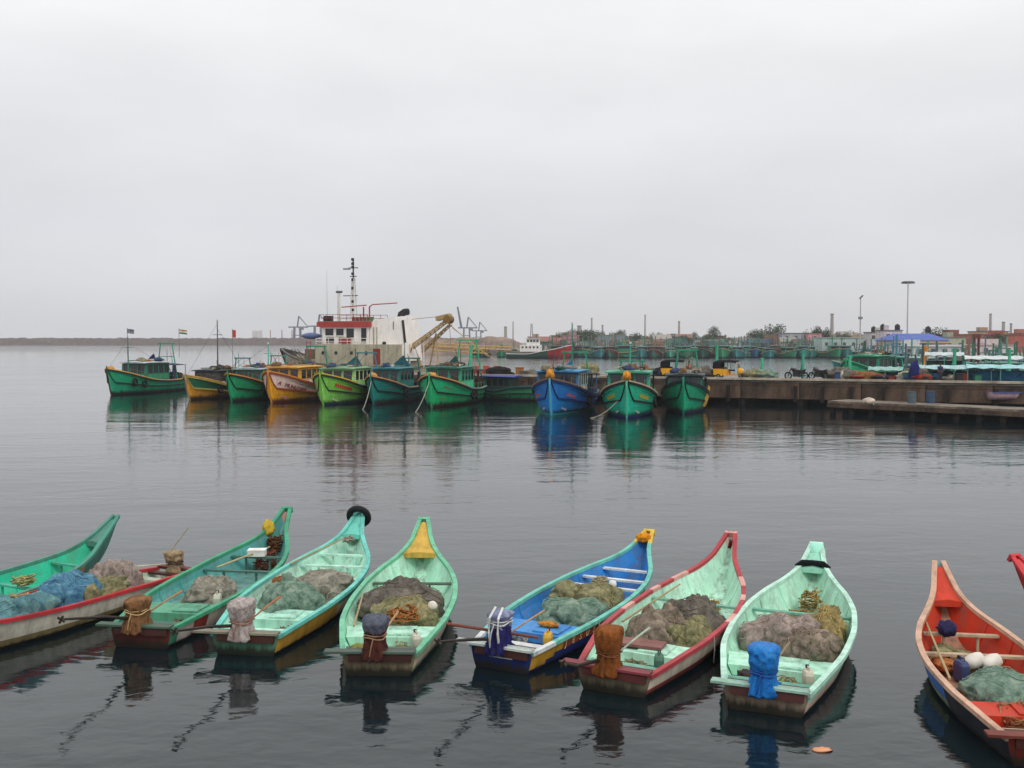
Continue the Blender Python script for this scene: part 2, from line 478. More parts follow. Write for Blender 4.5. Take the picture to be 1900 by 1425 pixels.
def mound(name, a, b, base, h, n, mats, seed, k=7, rough=0.25, crest=0.25):
    """rubble mound along a line: cross-section rows with uneven stones"""
    a, b = Vector(a), Vector(b); d = (b - a); ln = d.length; d.normalize(); nn = Vector((-d.y, d.x, 0))
    mb = MB(); rings = []
    for i in range(n + 1):
        ring = []
        e = min(1, 6 * i / n, 6 * (n - i) / n) ** 0.5
        for j in range(k + 1):
            u = -1 + 2 * j / k
            z = h * e * min(1, (1 - abs(u)) / (1 - crest))
            p = a + d * (ln * i / n) + nn * (u * base / 2)
            q = noise.noise(Vector((p.x * .13 + seed, p.y * .13, u * 2))) + .6 * noise.noise(Vector((p.x * .5, p.y * .5 + seed, u * 5)))
            p.z = -0.4 + z + h * rough * q * (0 if j in (0, k) else 1)
            ring.append(p)
        rings.append(ring)
    mb.rings(rings, False, False)
    return mb.build(name, mats)

rock = concrete((92, 72, 64), (40, 31, 28), 0.25)
sand = concrete((142, 120, 104), (84, 70, 62), 0.12)
o = mound('breakwater', W(-420, 640.2), W(800, 640.0), 46, 8.6, 420, rock, 3.0, rough=0.16)
tag(o, 'long low breakwater of brown rocks under the horizon', None, None, 'structure')
o = mound('embankment', D(742, 650, 455), D(985, 650, 455), 40, 7.3, 120, sand, 9.0, rough=0.16)
tag(o, 'sandy brown rubble embankment behind the tug', None, None, 'structure')

def slab(name, poly, z0, z1, mat, kind='structure', label=None):
    n = len(poly); mb = MB()
    mb.add([(x, y, z1) for x, y in poly] + [(x, y, z0) for x, y in poly],
           [tuple(range(n))] + [(i, i + n, (i + 1) % n + n, (i + 1) % n) for i in range(n)])
    o = mb.build(name, mat); tag(o, label, None, None, kind); return o

def px_x(px, Y): return (px - CX) / F * Y
land_mat = concrete((138, 130, 116), (86, 80, 70), 0.08)
slab('far_quay', [(px_x(935, 384), 384), (px_x(1560, 372), 372), (122, 300), (108, 222), (420, 176), (1100, 400), (1100, 1500), (px_x(900, 1500), 1500), (px_x(900, 420), 420)],
     -1.0, 2.1, land_mat, label='low quay and town ground beyond the harbour')

# ------------------------------------------------------------------ the concrete pier
PS = R(-22.5)
def pier_y(X): return 104.8 - 0.415 * X
PX0, PX1 = -33.0, 66.0
pdir = Vector((1, -0.415, 0)).normalized(); pn = Vector((0.415, 1, 0)).normalized()     # along / away from camera
PLEN = (Vector((PX1, pier_y(PX1), 0)) - Vector((PX0, pier_y(PX0), 0))).length
P0 = Vector((PX0, pier_y(PX0), 0))
PZ = 2.38
pier_rz = math.atan2(pdir.y, pdir.x)
pier = thing('pier', 'long brown concrete pier with dark open underside behind the trawlers', 'pier', P0, pier_rz)
conc_face = concrete((104, 82, 66), (30, 23, 19), 0.6)
conc_top = concrete((156, 145, 130), (90, 81, 72), 0.7)
MB().box((PLEN / 2, 3.2, PZ - 0.16), (PLEN, 6.3, 0.26)).build('deck_slab', conc_top, pier)
MB().box((PLEN / 2, -0.03, PZ + 0.01), (PLEN, 0.34, 0.2)).build('kerb', concrete((198, 186, 168), (140, 126, 110), 0.6), pier)
panel_me = {}
npan = int(PLEN / 5.2); pw = PLEN / npan
for i in range(npan):
    k = i % 4
    if k not in panel_me:
        q = MB().box((0, 0, 0), (pw - 0.07, 0.34 + 0.02 * k, 1.52))
        q.box((0, -0.19 - 0.01 * k, 0.55), (pw - 0.07, 0.05, 0.16))
        panel_me[k] = q.mesh('fascia_panel', conc_face)
    o = link('fascia_panel', panel_me[k], pier); o.location = ((i + .5) * pw, 0.2 + 0.012 * ((i * 7) % 3), PZ - 1.05)
pile_me = MB().tube([(0, 0, -2), (0, 0, 1.0)], 0.35, 10).mesh('pile', concrete((70, 62, 56), (34, 30, 28), .8))
for i in range(npan + 1):
    for r_ in (0.9, 5.2):
        o = link('pile', pile_me, pier); o.location = (min(max(i * pw, .4), PLEN - .4), r_, 0)
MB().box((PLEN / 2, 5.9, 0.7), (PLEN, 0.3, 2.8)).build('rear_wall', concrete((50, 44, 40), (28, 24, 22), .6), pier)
fend_me = MB().box((0, 0, 0), (0.28, 0.22, 1.5)).mesh('fender_timber', flat((38, 30, 27), .9))
for px_ in (1352, 1477, 1527, 1580, 1640, 1760, 1850, 955):
    X = (px_ - CX) / F * 104.8 / (1 + 0.415 * (px_ - CX) / F)
    l = (Vector((X, pier_y(X), 0)) - P0).length
    o = link('fender_timber', fend_me, pier); o.location = (l, -0.13, PZ - 1.35)
boll_me = MB().rings([[(r_ * math.cos(2 * math.pi * k / 10), r_ * math.sin(2 * math.pi * k / 10), z_) for k in range(10)] for r_, z_ in ((.2, 0), (.16, .12), (.15, .3), (.24, .36), (.22, .46))]).mesh('bollard', flat((60, 52, 46), .8))
for i in range(2, npan, 3):
    o = link('bollard', boll_me, pier); o.location = (i * pw, 0.7, PZ - 0.03)

# low landing in front of the pier at the right
la, lb = W(1535, 766, 0), W(1960, 790, 0)
ld = (lb - la); lrz = math.atan2(ld.y, ld.x); LL = ld.length
landing = thing('landing_stage', 'low weathered concrete landing stage at the foot of the pier', 'landing', la, lrz)
MB().box((LL / 2, 1.6, 0.92), (LL, 3.2, 0.16)).build('deck_slab', concrete((136, 122, 106), (66, 57, 50), 0.9), landing)
MB().box((LL / 2, 0.06, 0.66), (LL, 0.3, 0.34)).build('edge_beam', conc_face, landing)
q = MB().box((0, 0, 0), (0.35, .35, 1.9)).mesh('post', flat((44, 37, 33), .9))
for i in range(11):
    o = link('post', q, landing); o.location = (0.3 + i * (LL - .6) / 10, 0.35, -0.15)
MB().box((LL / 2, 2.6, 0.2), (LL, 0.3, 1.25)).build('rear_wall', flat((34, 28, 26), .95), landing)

# ------------------------------------------------------------------ near boats
SKIFF_W = ([0, .12, .28, .45, .6, .74, .84, .91, .96, 1], [.60, .77, .95, 1, .94, .74, .46, .25, .165, .10])
def skiff_shape(L, B, hb, zst=0.38, zm=0.52):
    w = pchip(SKIFF_W[0], [x * B / 2 for x in SKIFF_W[1]])
    e_ = hb - zm
    zs = pchip([0, .25, .5, .64, .75, .84, .91, .96, 1], [zst, zm - .03, zm + .02, zm + .07 * e_ + .02, zm + .17 * e_ + .02, zm + .33 * e_, zm + .56 * e_, zm + .79 * e_, hb])
    zk = pchip([0, .6, .74, .84, .91, .96, 1], [-.22, -.25, -.18, .02, .12 + .2 * hb, .52 * hb, hb - .20])
    p = pchip([0, .5, .8, 1], [.17, .18, .42, .75])
    return Hull(L, w, zs, zk, p)

def solve_bow(stern, bowpx, L, lo=0.95, hi=2.1):
    for _ in range(40):
        mid = .5 * (lo + hi)
        b = W(*bowpx, mid); d = math.hypot(b.x - stern.x, b.y - stern.y)
        if d > L: lo = mid
        else: hi = mid
    b = W(*bowpx, mid)
    return mid, b

BOATS = {}
def skiff(key, label, stern_px=None, bow_px=None, L=8.1, B=2.15, stern=None, bow=None, hb=None, inner='#9fdcc0', rail='#58b090', side=None, side_mats=None,
          transom='#8a8070', bottom='#22201e', fd=None, fd_from=.86, thwarts=(.62, .72), thwart_c=None, locker=(.17, .27), plank='#5a5650', board='#3a221a',
          plank_over=.35, rail_f=None, floor=None, zst=.38, zm=.52, locker_c=None, wear=.48):
    if stern is None: stern = W(*stern_px, 0)
    if bow is None: hb, bow = solve_bow(stern, bow_px, L)
    dx, dy = bow.x - stern.x, bow.y - stern.y
    L = math.hypot(dx, dy); rz = math.atan2(dy, dx)
    H = skiff_shape(L, B, hb, zst, zm)
    root = thing('fishing_boat', label, 'boat', (stern.x, stern.y, 0), rz, 'open fishing boats moored in the near row')
    rows = [0, .12, .3, .5, .62, .78, .9, 1]
    mats = [paint(bottom, .4), paint(transom, .7, wl=.15)] + [paint(c, wear, wl=.085) for c in side_mats]
    def tz(st):
        tw = H.t_at(st, 0.07)
        return [0, .5 * tw, tw] + [tw + (1 - tw) * a for a in (.25, .45, .62, .8, 1)]
    def mf(st, row, sd):
        if st < 0: return 1
        if row < 2: return 0
        return 2 + side(st, (row - 2 + .5) / 5)
    H.shell(40, tz, mf).build('hull', mats, root, True)
    # inner skin
    mb = MB(); ss = [0.012 + (0.975 - 0.012) * s_ for s_ in H.stations(36)]; th = .045
    zf = lambda st: max(0.13, H.zk(st) + .2)
    for st in ss:
        wv = max(H.w(st) - th, .012); z1 = H.zs(st) - .005; z0 = min(zf(st), z1 - .05)
        wf = max(min(H.w(st) * H.t_at(st, z0) ** H.p(st) - th, wv * .86), .008)
        wm = max(.5 * (wv + wf) + .04 * wv, wf)
        ring = [(wv, z1), (wm, .5 * (z0 + z1)), (wf, z0), (0, z0 - .01), (-wf, z0), (-wm, .5 * (z0 + z1)), (-wv, z1)]
        mb.v += [(st * L, y, z) for y, z in ring]
    for i in range(len(ss) - 1):
        for j in range(6):
            a = i * 7 + j; mb.f.append((a, a + 1, a + 8, a + 7)); mb.m.append(1 if j in (2, 3) else 0)
    mb.f.append(tuple(range(6, -1, -1))); mb.m.append(0)
    mb.build('inner_hull', [paint(inner, wear * 1.1, grime=(110, 96, 78)), paint(floor or inner, min(1, wear * 1.9), grime=(96, 84, 70))], root)
    # gunwales
    for sd in (1, -1):
        mb = MB(); ss = H.stations(44)
        pts = [H.pt(st, 1, sd) + Vector((0, -sd * .02, 0)) for st in ss]
        rm = [rail] if rail_f is None else rail_f[0]
        mb.sweep(pts, .05, .036)
        if rail_f:
            nf = len(mb.f)
            for fi in range(nf - 2): mb.m[fi] = rail_f[1](ss[fi // 4], sd)
        mb.build('gunwale', [paint(c, wear, grime=(70, 60, 50)) for c in rm], root)
    # stem cap
    b0 = H.pt(.985, 1, 0); b0.y = 0
    if key not in ('A', 'I'): MB().box((L + .005, 0, H.zs(1) - .05), (.07, .2 * B / 2 + .07, .16), ry=-.5).build('stem_cap', paint(rm[-1], .4), root)
    # ribs
    rb = paint(inner, .5, grime=(110, 96, 78))
    for st in (.33, .46, .56, .68, .79):
        for sd in (1, -1):
            z1 = H.zs(st) - .06; z0 = zf(st); wv = H.w(st) - .06; wf = H.w(st) * H.t_at(st, z0) ** H.p(st) - .06
            mb = MB(); mb.tube([(st * L, sd * min(wf, wv * .86), z0), (st * L, sd * (.5 * (wv + min(wf, wv * .86)) + .035 * wv), .5 * (z0 + z1)), (st * L, sd * wv, z1)], .026, 5)
            mb.build('rib', rb, root)
    tcol = paint(thwart_c or inner, .5, grime=(96, 84, 70))
    def slice_box(s0, s1, z0, z1, name, mat, inset=.065):
        vs = []
        for st in (s0, s1):
            w1 = H.w(st) - inset; w0 = max(min(H.w(st) * H.t_at(st, z0) ** H.p(st), H.w(st)) - inset - .02, .02)
            w1 = max(min(H.w(st) * H.t_at(st, z1) ** H.p(st), H.w(st)) - inset, .02)
            vs += [(st * L, w0, z0), (st * L, w1, z1), (st * L, -w1, z1), (st * L, -w0, z0)]
        return MB().add(vs, [(0, 1, 2, 3), (7, 6, 5, 4), (1, 5, 6, 2), (0, 4, 5, 1), (3, 2, 6, 7), (0, 3, 7, 4)]).build(name, mat, root)
    if locker:
        lk = paint(locker_c or inner, .45, grime=(90, 80, 66))
        slice_box(locker[0], locker[1], .15, H.zs(locker[0]) - .13, 'stern_locker', lk)
        hatch = MB().box(((locker[0] + locker[1]) / 2 * L, -.2, H.zs(locker[0]) - .112), ((locker[1] - locker[0]) * L * .8, .55, .03))
        hatch.build('hatch', paint(locker_c or inner, .7), root)
        slice_box(.075, .105, H.zs(0) - .13, H.zs(0) - .08, 'thwart', tcol)
    for st in thwarts:
        zt = H.zs(st) - .13; wv = H.w(st) * H.t_at(st, zt) ** H.p(st) - .04
        t_ = MB().box((st * L, 0, zt), (.12, 2 * wv, .045)).build('thwart', tcol, root)
        for sd in (() if key == 'F' else (-.45, .45)):
            MB().box((st * L, sd * wv, (zt + zf(st)) / 2 - .01), (.045, .045, zt - zf(st) - .03)).build('strut', tcol, t_)
    if fd:
        vs, fs = [], []
        ss = [fd_from + (0.985 - fd_from) * i / 8 for i in range(9)]
        for st in ss:
            wv = max(H.w(st) - .04, .01)
            vs += [(st * L, wv, H.zs(st) - .02), (st * L, 0, H.zs(st) + .02), (st * L, -wv, H.zs(st) - .02)]
        for i in range(8):
            fs += [(3 * i, 3 * i + 3, 3 * i + 4, 3 * i + 1), (3 * i + 1, 3 * i + 4, 3 * i + 5, 3 * i + 2)]
        a = len(vs); st = fd_from; wv = max(H.w(st) - .04, .01)
        vs += [(st * L, wv, H.zs(st) - .12), (st * L, 0, H.zs(st) - .12), (st * L, -wv, H.zs(st) - .12)]
        fs += [(0, 1, a + 1, a), (1, 2, a + 2, a + 1)]
        MB().add(vs, fs).build('foredeck', paint(fd, .45), root)
    # stern planks and motor board
    w0 = H.w(0)
    MB().box((.02, plank_over * .4, H.zs(0) + .055), (.2, 2 * w0 + plank_over * .8, .04)).build('stern_plank', paint(plank, .6), root)
    MB().box((-.03, -.02, H.zs(0) - .05), (.055, 2 * w0 * .86, .13)).build('motor_board', paint(board, .5), root)
    MB().box((.36, .0, H.zs(0) - .04), (.16, 2 * H.w(.045) - .12, .05)).build('stern_plank', paint(board, .6), root)
    BOATS[key] = (root, H, rz, zf)
    return root, H

def to_world(key, x, y, z):
    root, H, rz, zf = BOATS[key]
    return Vector(root.location) + Matrix.Rotation(rz, 3, 'Z') @ Vector((x, y, z))

# --- outboard motor wrapped in a tarpaulin
def motor(key, label, mat, tie, y=.08, h=.72, r=.25, seed=1, tiller='#b08a60', straps=None, top=None, waist=.42, flare=0.0, tl=1.25, shaft=None):
    root, H, rz, zf = BOATS[key]
    z0 = H.zs(0) + .07; h *= .92; r *= .95
    m = thing('outboard_motor', label, 'motor', to_world(key, .17, y, 0), rz, 'outboard motors wrapped in cloth')
    rr = random.Random(seed); K = 40; rings = []
    prof = [(0.0, 1.06 + flare), (.10, .99 + flare * .7), (.22, .90), (waist - .06, .83), (waist, .78), (waist + .06, .84), (waist + .2, .97), (.84, 1.0), (.92, .93), (.97, .74), (.99, .45), (1.0, .12)]
    pf = pchip([p[0] for p in prof], [p[1] for p in prof])
    NZ = 40; K = 64; npl = rr.choice((8, 9, 11)); ph0 = rr.uniform(0, 6)
    plj = [rr.uniform(-.25, .25) for _ in range(npl + 1)]
    for i in range(NZ + 1):
        u = i / NZ; u = 1 - (1 - u) ** 1.3
        ring = []
        below = max(0, (waist - u) / waist); above = max(0, (u - waist) / (1 - waist))
        for k in range(K):
            a = 2 * math.pi * k / K
            sq = 1.0 / max(abs(math.cos(a)), abs(math.sin(a))) ** .55
            c_ = Vector((math.cos(a), math.sin(a), 0))
            ap = a + .35 * noise.noise(Vector((math.cos(a) * 1.5, math.sin(a) * 1.5, u * 2 + seed)))
            pleat = (1 - 2 * abs(math.sin(npl * ap / 2 + ph0)) ** .6)
            rid = 1 - 2 * abs(noise.noise(Vector((c_.x * 2.3 + seed, c_.y * 2.3, u * 3.4))))
            rid2 = 1 - 2 * abs(noise.noise(Vector((c_.x * 4.6, c_.y * 4.6 + seed, u * 7 + c_.x * 2))))
            q = 1 + pleat * (.04 + .15 * below + .05 * max(0, .35 - above)) + (.14 * rid + .075 * rid2) * (.45 + .55 * above) - .12
            q += .12 * noise.noise(Vector((c_.x + seed * 2, c_.y, u * 1.5)))
            q = r * pf(u) * sq * q * .97
            hem = .05 * pleat * below + .05 * noise.noise(Vector((c_.x * 2, c_.y * 2, seed))) * below
            ring.append((-.05 + q * c_.x * 1.15 - .05 * (1 - u), q * c_.y * .98, z0 - .12 + h * u + hem))
        rings.append(ring)
    cv = MB().rings(rings, True, True)
    mats = [mat]
    if top:
        mats.append(top)
        for fi in range(len(cv.f)):
            if fi // K + 7 * noise.noise(Vector((fi % K * .3, fi // K * .25, seed))) > NZ * .52: cv.m[fi] = 1
    cover = cv.build('cover', mats, m, True)
    if straps:
        for sy in straps[1]:
            zz = z0 + h * .35
            MB().tube([(-.05 - r * 1.0, sy, z0 - .02), (-.07 - r * 1.17, sy, zz), (-.06 - r * 1.1, sy, z0 + h * .72), (-.04 - r * .3, sy * .8, z0 + h * .93)], .022, 5).build('strap', straps[0], m)
    if tie:
        pts = [(-.06 + r * .80 * 1.2 * math.cos(a) / max(abs(math.cos(a)), abs(math.sin(a))) ** .5, r * .82 * math.sin(a) / max(abs(math.cos(a)), abs(math.sin(a))) ** .5, z0 - .12 + h * waist + .02 * math.sin(3 * a)) for a in [2 * math.pi * k / 24 for k in range(25)]]
        MB().tube(pts, .014, 5).build('tie_rope', tie, m)
        MB().tube([(x * .96 if n_ % 2 else x, y_ * .97, z_ + .05 + .015 * math.sin(n_)) for n_, (x, y_, z_) in enumerate(pts)], .011, 5).build('tie_rope', tie, m)
        MB().tube([Vector(pts[12]) + Vector((-.02, 0, 0)), Vector(pts[12]) + Vector((-.06, .03, -.14)), Vector(pts[12]) + Vector((-.05, .06, -.3))], .012, 5).build('tie_rope', tie, m)
    MB().tube([(-.05, 0, z0 + .1), (-.22, 0, z0 - .02), (-.27, .02, z0 - .12)], [.07, .06, .045], 8).build('leg', flat((40, 38, 38), .5), m)
    if shaft:
        sh = MB().tube([(-.05, .1, z0 + .08), (-1.0, .1 + (shaft[0] - .1) * .45, z0 + .08 + (shaft[1] - z0) * .45), (-shaft[2], shaft[0], shaft[1])], [.035, .03, .022], 7).build('tail_shaft', flat((52, 42, 36), .6), m)
        MB().box((-shaft[2] - .02, shaft[0], shaft[1]), (.03, .035, .15), rx=.5).box((-shaft[2] - .02, shaft[0], shaft[1]), (.03, .15, .035), rx=.5).build('propeller', flat((70, 62, 52), .4, .5), sh)
    MB().box((-.05, 0, z0 - .12), (.14, .2, .22)).build('bracket', flat((60, 50, 44), .6), m)
    MB().tube([(.12, -.05, z0 + .12), (.12 + tl * .55, -.14, z0 + .23), (.12 + tl, -.22, z0 + .30)], [.018, .017, .024], 6).build('tiller', paint(tiller, .5), m)
    return m

# --- heap of net
def netcloth(c, c2, c3):
    return cloth(tuple(int(v * .88) for v in c), tuple(int(v * .72) for v in c2), .95, 4.5, .02, tuple(int(v * .95) for v in c3), soft=True)
NETS = {
 'grey':  netcloth((176, 170, 154), (126, 126, 112), (198, 184, 164)),
 'brown': netcloth((164, 148, 130), (112, 98, 84), (188, 168, 146)),
 'dark':  netcloth((134, 126, 114), (92, 88, 80), (156, 142, 126)),
 'green': netcloth((146, 172, 154), (92, 128, 110), (188, 188, 166)),
 'olive': netcloth((164, 158, 118), (108, 110, 76), (198, 176, 126)),
 'yellow':netcloth((186, 164, 108), (128, 112, 68), (208, 186, 132)),
 'blue':  netcloth((104, 160, 186), (58, 112, 158), (150, 190, 190)),
 'teal':  netcloth((118, 166, 170), (66, 118, 140), (160, 184, 160)),
 'pink':  netcloth((188, 170, 158), (140, 126, 118), (204, 186, 172)),
 'rust':  netcloth((164, 112, 68), (104, 70, 46), (194, 146, 88)),
}
STR = {'grey': (182, 172, 152), 'brown': (168, 150, 128), 'dark': (128, 116, 102), 'green': (140, 176, 150), 'olive': (176, 164, 112), 'yellow': (204, 178, 110),
       'blue': (120, 170, 200), 'teal': (130, 178, 176), 'pink': (196, 178, 166), 'rust': (196, 130, 70)}
def net(key, label, st, y, rad, colour, seed, tilt=0.0, dz=0.0, name='net_heap', cat='net', lump=.30, strands=30, strand_c=None):
    root, H, rz, zf = BOATS[key]
    z0 = zf(st) + dz
    n = thing(name, label, cat, to_world(key, st * H.L, y, z0), rz + tilt, 'heaps of fishing net in the boats')
    rx, ry, rzz = rad[0] * 1.12, rad[1] * 1.12, rad[2] * 1.45
    Mt = Matrix.Rotation(tilt, 3, 'Z'); Mi = Mt.inverted()
    def surf(d):
        d = d.normalized(); q = Vector((seed * 3.1, seed * 1.7, seed))
        k = 1 + lump * .8 * noise.noise(d * 1.3 + q) + lump * .45 * noise.noise(d * 2.8 + q) + .035 * noise.noise(d * 7 + q) - .22 * max(0, .16 - abs(noise.noise(d * 2.1 + q * 2)))
        z = d.z ** .72 * rzz * 1.9 * k if d.z > 0 else d.z * .06
        z = z * (.78 if d.z > 0 else 1)
        e = 1.0 - .12 * max(d.z, 0)
        p = Mt @ Vector((d.x * rx * k * e, d.y * ry * k * e, z))
        sl = min(max((st * H.L + p.x) / H.L, .02), .97); zz = z0 + p.z; wl_ = H.w(sl) - .075
        if zz < H.zs(sl): wl_ = min(wl_, H.w(sl) * max(H.t_at(sl, max(zz, .12)), .02) ** H.p(sl) - .09)
        else: wl_ += min((zz - H.zs(sl)) * .8, .10)
        yb = y + p.y
        if abs(yb) > wl_: p.y = math.copysign(wl_, yb) - y
        return Mi @ p
    def ball(cx, cy, cz, kx, kz, U, V, sd2):
        rings = []
        for i in range(V + 1):
            ph = max(min(-math.pi / 2 + math.pi * i / V, math.pi / 2 - .004), -math.pi / 2 + .004); ring = []
            for k in range(U):
                d = Vector((math.cos(ph) * math.cos(2 * math.pi * k / U), math.cos(ph) * math.sin(2 * math.pi * k / U), math.sin(ph)))
                if kx == 1: p = surf(d)
                else:
                    q = 1 + .35 * noise.noise(d * 1.6 + Vector((sd2, 0, 0))) + .18 * noise.noise(d * 4 + Vector((0, sd2, 0)))
                    p = Vector((cx + d.x * rx * kx * q, cy + d.y * ry * kx * q, max(cz + d.z * rzz * kz * q, .0)))
                    pb = Mt @ p; sl = min(max((st * H.L + pb.x) / H.L, .02), .97); zz = z0 + pb.z; lim = H.w(sl) - .09 if zz > H.zs(sl) - .02 else H.w(sl) * max(H.t_at(sl, max(zz, .12)), .02) ** H.p(sl) - .12
                    if abs(y + pb.y) > lim: pb.y = math.copysign(lim, y + pb.y) - y
                    p = Mi @ pb
                nn = .018 * noise.noise(p * 11) + .012 * noise.noise(p * 26)
                ring.append(p + d * nn)
            rings.append(ring)
        return rings
    rb = random.Random(seed * 5 + 1)
    body = MB().rings(ball(0, 0, 0, 1, 1, 72, 34, 0))
    for _ in range(5):
        a = rb.uniform(0, 6.28); q = rb.uniform(.35, .8)
        body.rings(ball(math.cos(a) * rx * q, math.sin(a) * ry * q, rzz * rb.uniform(.5, 1.0), rb.uniform(.28, .48), rb.uniform(.45, .8), 36, 18, rb.uniform(0, 50)))
    body.build('netting', NETS[colour], n, True)
    rr = random.Random(seed); mb = MB()
    for _ in range(strands):
        d = Vector((rr.gauss(0, 1), rr.gauss(0, 1), abs(rr.gauss(0, .8)) + .1)).normalized()
        t = Vector((rr.gauss(0, 1), rr.gauss(0, 1), rr.gauss(0, .6))); pts = []
        for _k in range(rr.randint(10, 26)):
            t = (t - d * t.dot(d)); t.normalize(); t += Vector((rr.gauss(0, .35), rr.gauss(0, .35), rr.gauss(0, .35)))
            d = (d + t * .055).normalized()
            if d.z < 0.02: d.z = .03; d.normalize()
            pts.append(surf(d) * 1.01 + Vector((0, 0, .012)) + d * rr.uniform(0, .025))
        mb.tube(pts, rr.choice((.004, .004, .006, .009)), 4, 0, False)
    mb.build('cord', cloth(strand_c or STR[colour], tuple(int(v * .6) for v in (strand_c or STR[colour])), .95, 9), n)
    for _ in range(1):
        a0 = rr.uniform(0, math.pi); pts = []
        for i in range(25):
            u = -1.35 + 2.7 * i / 24
            d = Vector((math.sin(u) * math.cos(a0), math.sin(u) * math.sin(a0), math.cos(u)))
            pts.append(surf(d) * 1.01 + Vector((0, 0, .008)))
        MB().tube(pts, .008, 5).build('tie_rope', cloth(strand_c or STR[colour], tuple(int(v * .8) for v in (strand_c or STR[colour])), .95, 9), n)
    return n

def rope_pile(key, label, st, y, r, turns, colour, seed, h=.12, rad=.016, jit=.03, z=None, name='rope_coil'):
    root, H, rz, zf = BOATS[key]
    z0 = (zf(st) if z is None else z) + .02
    p = to_world(key, st * H.L, y, z0)
    o = MB().tube(coil_pts((0, 0, 0), r, turns, h, jit, seed), rad, 5).build(name, cloth(colour, tuple(int(v * .55) for v in colour), .95, 10), None, True)
    o.location = p; o.rotation_euler = (0, 0, rz)
    return tag(o, label, 'rope', 'coiled ropes lying in the boats')

mint, mint2 = '#bdf0d6', '#c4f2da'
one = lambda st, a: 0
# A: turquoise boat cut by the left border
skiff('A', 'turquoise open boat with sharp dark bow at the far left, its stern out of view', stern=Vector((-13.15, 18.95, 0)), bow=W(215, 957, 1.62), hb=1.62, B=2.1,
      inner='#1fc79e', rail='#4a8f7c', side=lambda s, a: 1 if s > .80 else 0, side_mats=['#b79a68', '#4f8577'], transom='#49685c', fd='#4f8577', fd_from=.9, thwarts=(.60, .80), thwart_c='#3fa88e', floor='#7fa890')
# B: red and white boat, turned the other way
skiff('B', 'white-hulled boat with red gunwale lying stern-away beside the turquoise boat', stern=Vector((-8.2, 24.9, 0)), bow=Vector((-11.55, 17.2, 1.3)), hb=1.3, B=1.78,
      inner='#d8e6d4', rail='#c2323a', side=lambda s, a: 0 if a > .22 else 1, side_mats=['#dcd6c4', '#8a7a52'], transom='#6e2427', thwarts=(.55, .8), thwart_c='#b9c4ae', plank='#7a2226', board='#4a1c1c', plank_over=.2)
# B2
skiff('C', 'green open boat with teal inside and red-brown transom, ropes piled in its bow', (262, 1202), (533, 942), L=7.8, B=2.1, inner='#57a9a4', rail='#3f9f78',
      side=lambda s, a: (0 if s < .035 else 1 if s < .095 else 2 if s < .15 else 1 if s < .29 else 2 if s < .36 else 0 if s < .7 else 3), side_mats=['#3b7f63', '#d9cfc4', '#a8453a', '#d6a79a'],
      transom='#6a332f', thwarts=(.60, .74), thwart_c='#3f6f62', plank='#4f6a58', board='#4a2a26', locker_c='#5fa886', floor='#6fa7a0', wear=.5)
# B3
skiff('D', 'mint boat with a black tyre on its bow and ochre stripe along the stern side', (455, 1216), (668, 950), L=7.7, B=2.2, inner='#c4f2de', rail='#6fcabc',
      side=lambda s, a: (0 if (s < .34 and a < .75) else 1 if a < .7 else 2), side_mats=['#c79a3a', '#d9c3b4', '#58b3a2'], transom='#5f8f74', thwarts=(.70, .80), plank='#8f8a76', board='#4a2a1f', locker_c='#b6ecd4', fd='#6fd0bd', fd_from=.9, plank_over=.45)
# B4
skiff('E', 'mint boat with yellow foredeck on its bow and cream hull', (703, 1254), (787, 962), L=7.4, B=2.2, inner=mint, rail='#72c09a',
      side=lambda s, a: 0 if a > .15 else 1, side_mats=['#d5c3ae', '#9aa67c'], transom='#8f8268', thwarts=(.66,), fd='#d3ab4a', fd_from=.855, plank='#56665a', board='#3f241e', thwart_c='#5b6f62', plank_over=.4)
# B5
skiff('F', 'bright blue boat with yellow and orange-brown outer side and aqua gunwale', (930, 1244), (1205, 984), L=8.0, B=2.1, inner='#2f86cf', rail='#6fc4b2',
      side=lambda s, a: (0 if (s < .05 + .12 * a) else 1 if a > .3 else 2), side_mats=['#d2a233', '#a65a30', '#233a86'], transom='#20337c', bottom='#1c2250', thwarts=(.62, .70, .79), thwart_c='#dfe2e0', fd=None,
      plank='#c9d2cc', board='#4a2820', locker_c='#4a96da', floor='#2f78bd', rail_f=(['#6fc4b2', '#dfe6e6', '#d8b545'], lambda s, sd: 1 if s < .075 else 2 if s > .93 else 0), plank_over=.4)
# B6
skiff('G', 'mint boat with red gunwale and cream hull beside the blue boat', (1138, 1287), (1357, 988), L=7.6, B=2.2, inner=mint2, rail='#b8434a',
      side=lambda s, a: 0 if a > .1 else 1, side_mats=['#e0d2be', '#8f3a38'], transom='#7d7460', thwarts=(.62,), thwart_c='#7fb8a2', fd=None, plank='#8e4046', board='#5e2a2a',
      rail_f=(['#b23f46', '#dfa39a'], lambda s, sd: 1 if (.42 < s < .5 or .62 < s < .66 or .72 < s < .80) else 0), plank_over=.35)
# B7
skiff('H', 'pale mint boat with rounded bow cap, dark band and blue wrapped motor', (1420, 1324), (1515, 1008), L=7.5, B=2.25, inner=mint, rail='#bfe8d4',
      side=lambda s, a: 0 if a > .4 else 1, side_mats=['#a9dcc2', '#d9b9a6'], transom='#9a8874', thwarts=(.62,), thwart_c='#6fae97', fd='#9fe0c6', fd_from=.9, plank='#a2c8b4', board='#5a3430', plank_over=.25)
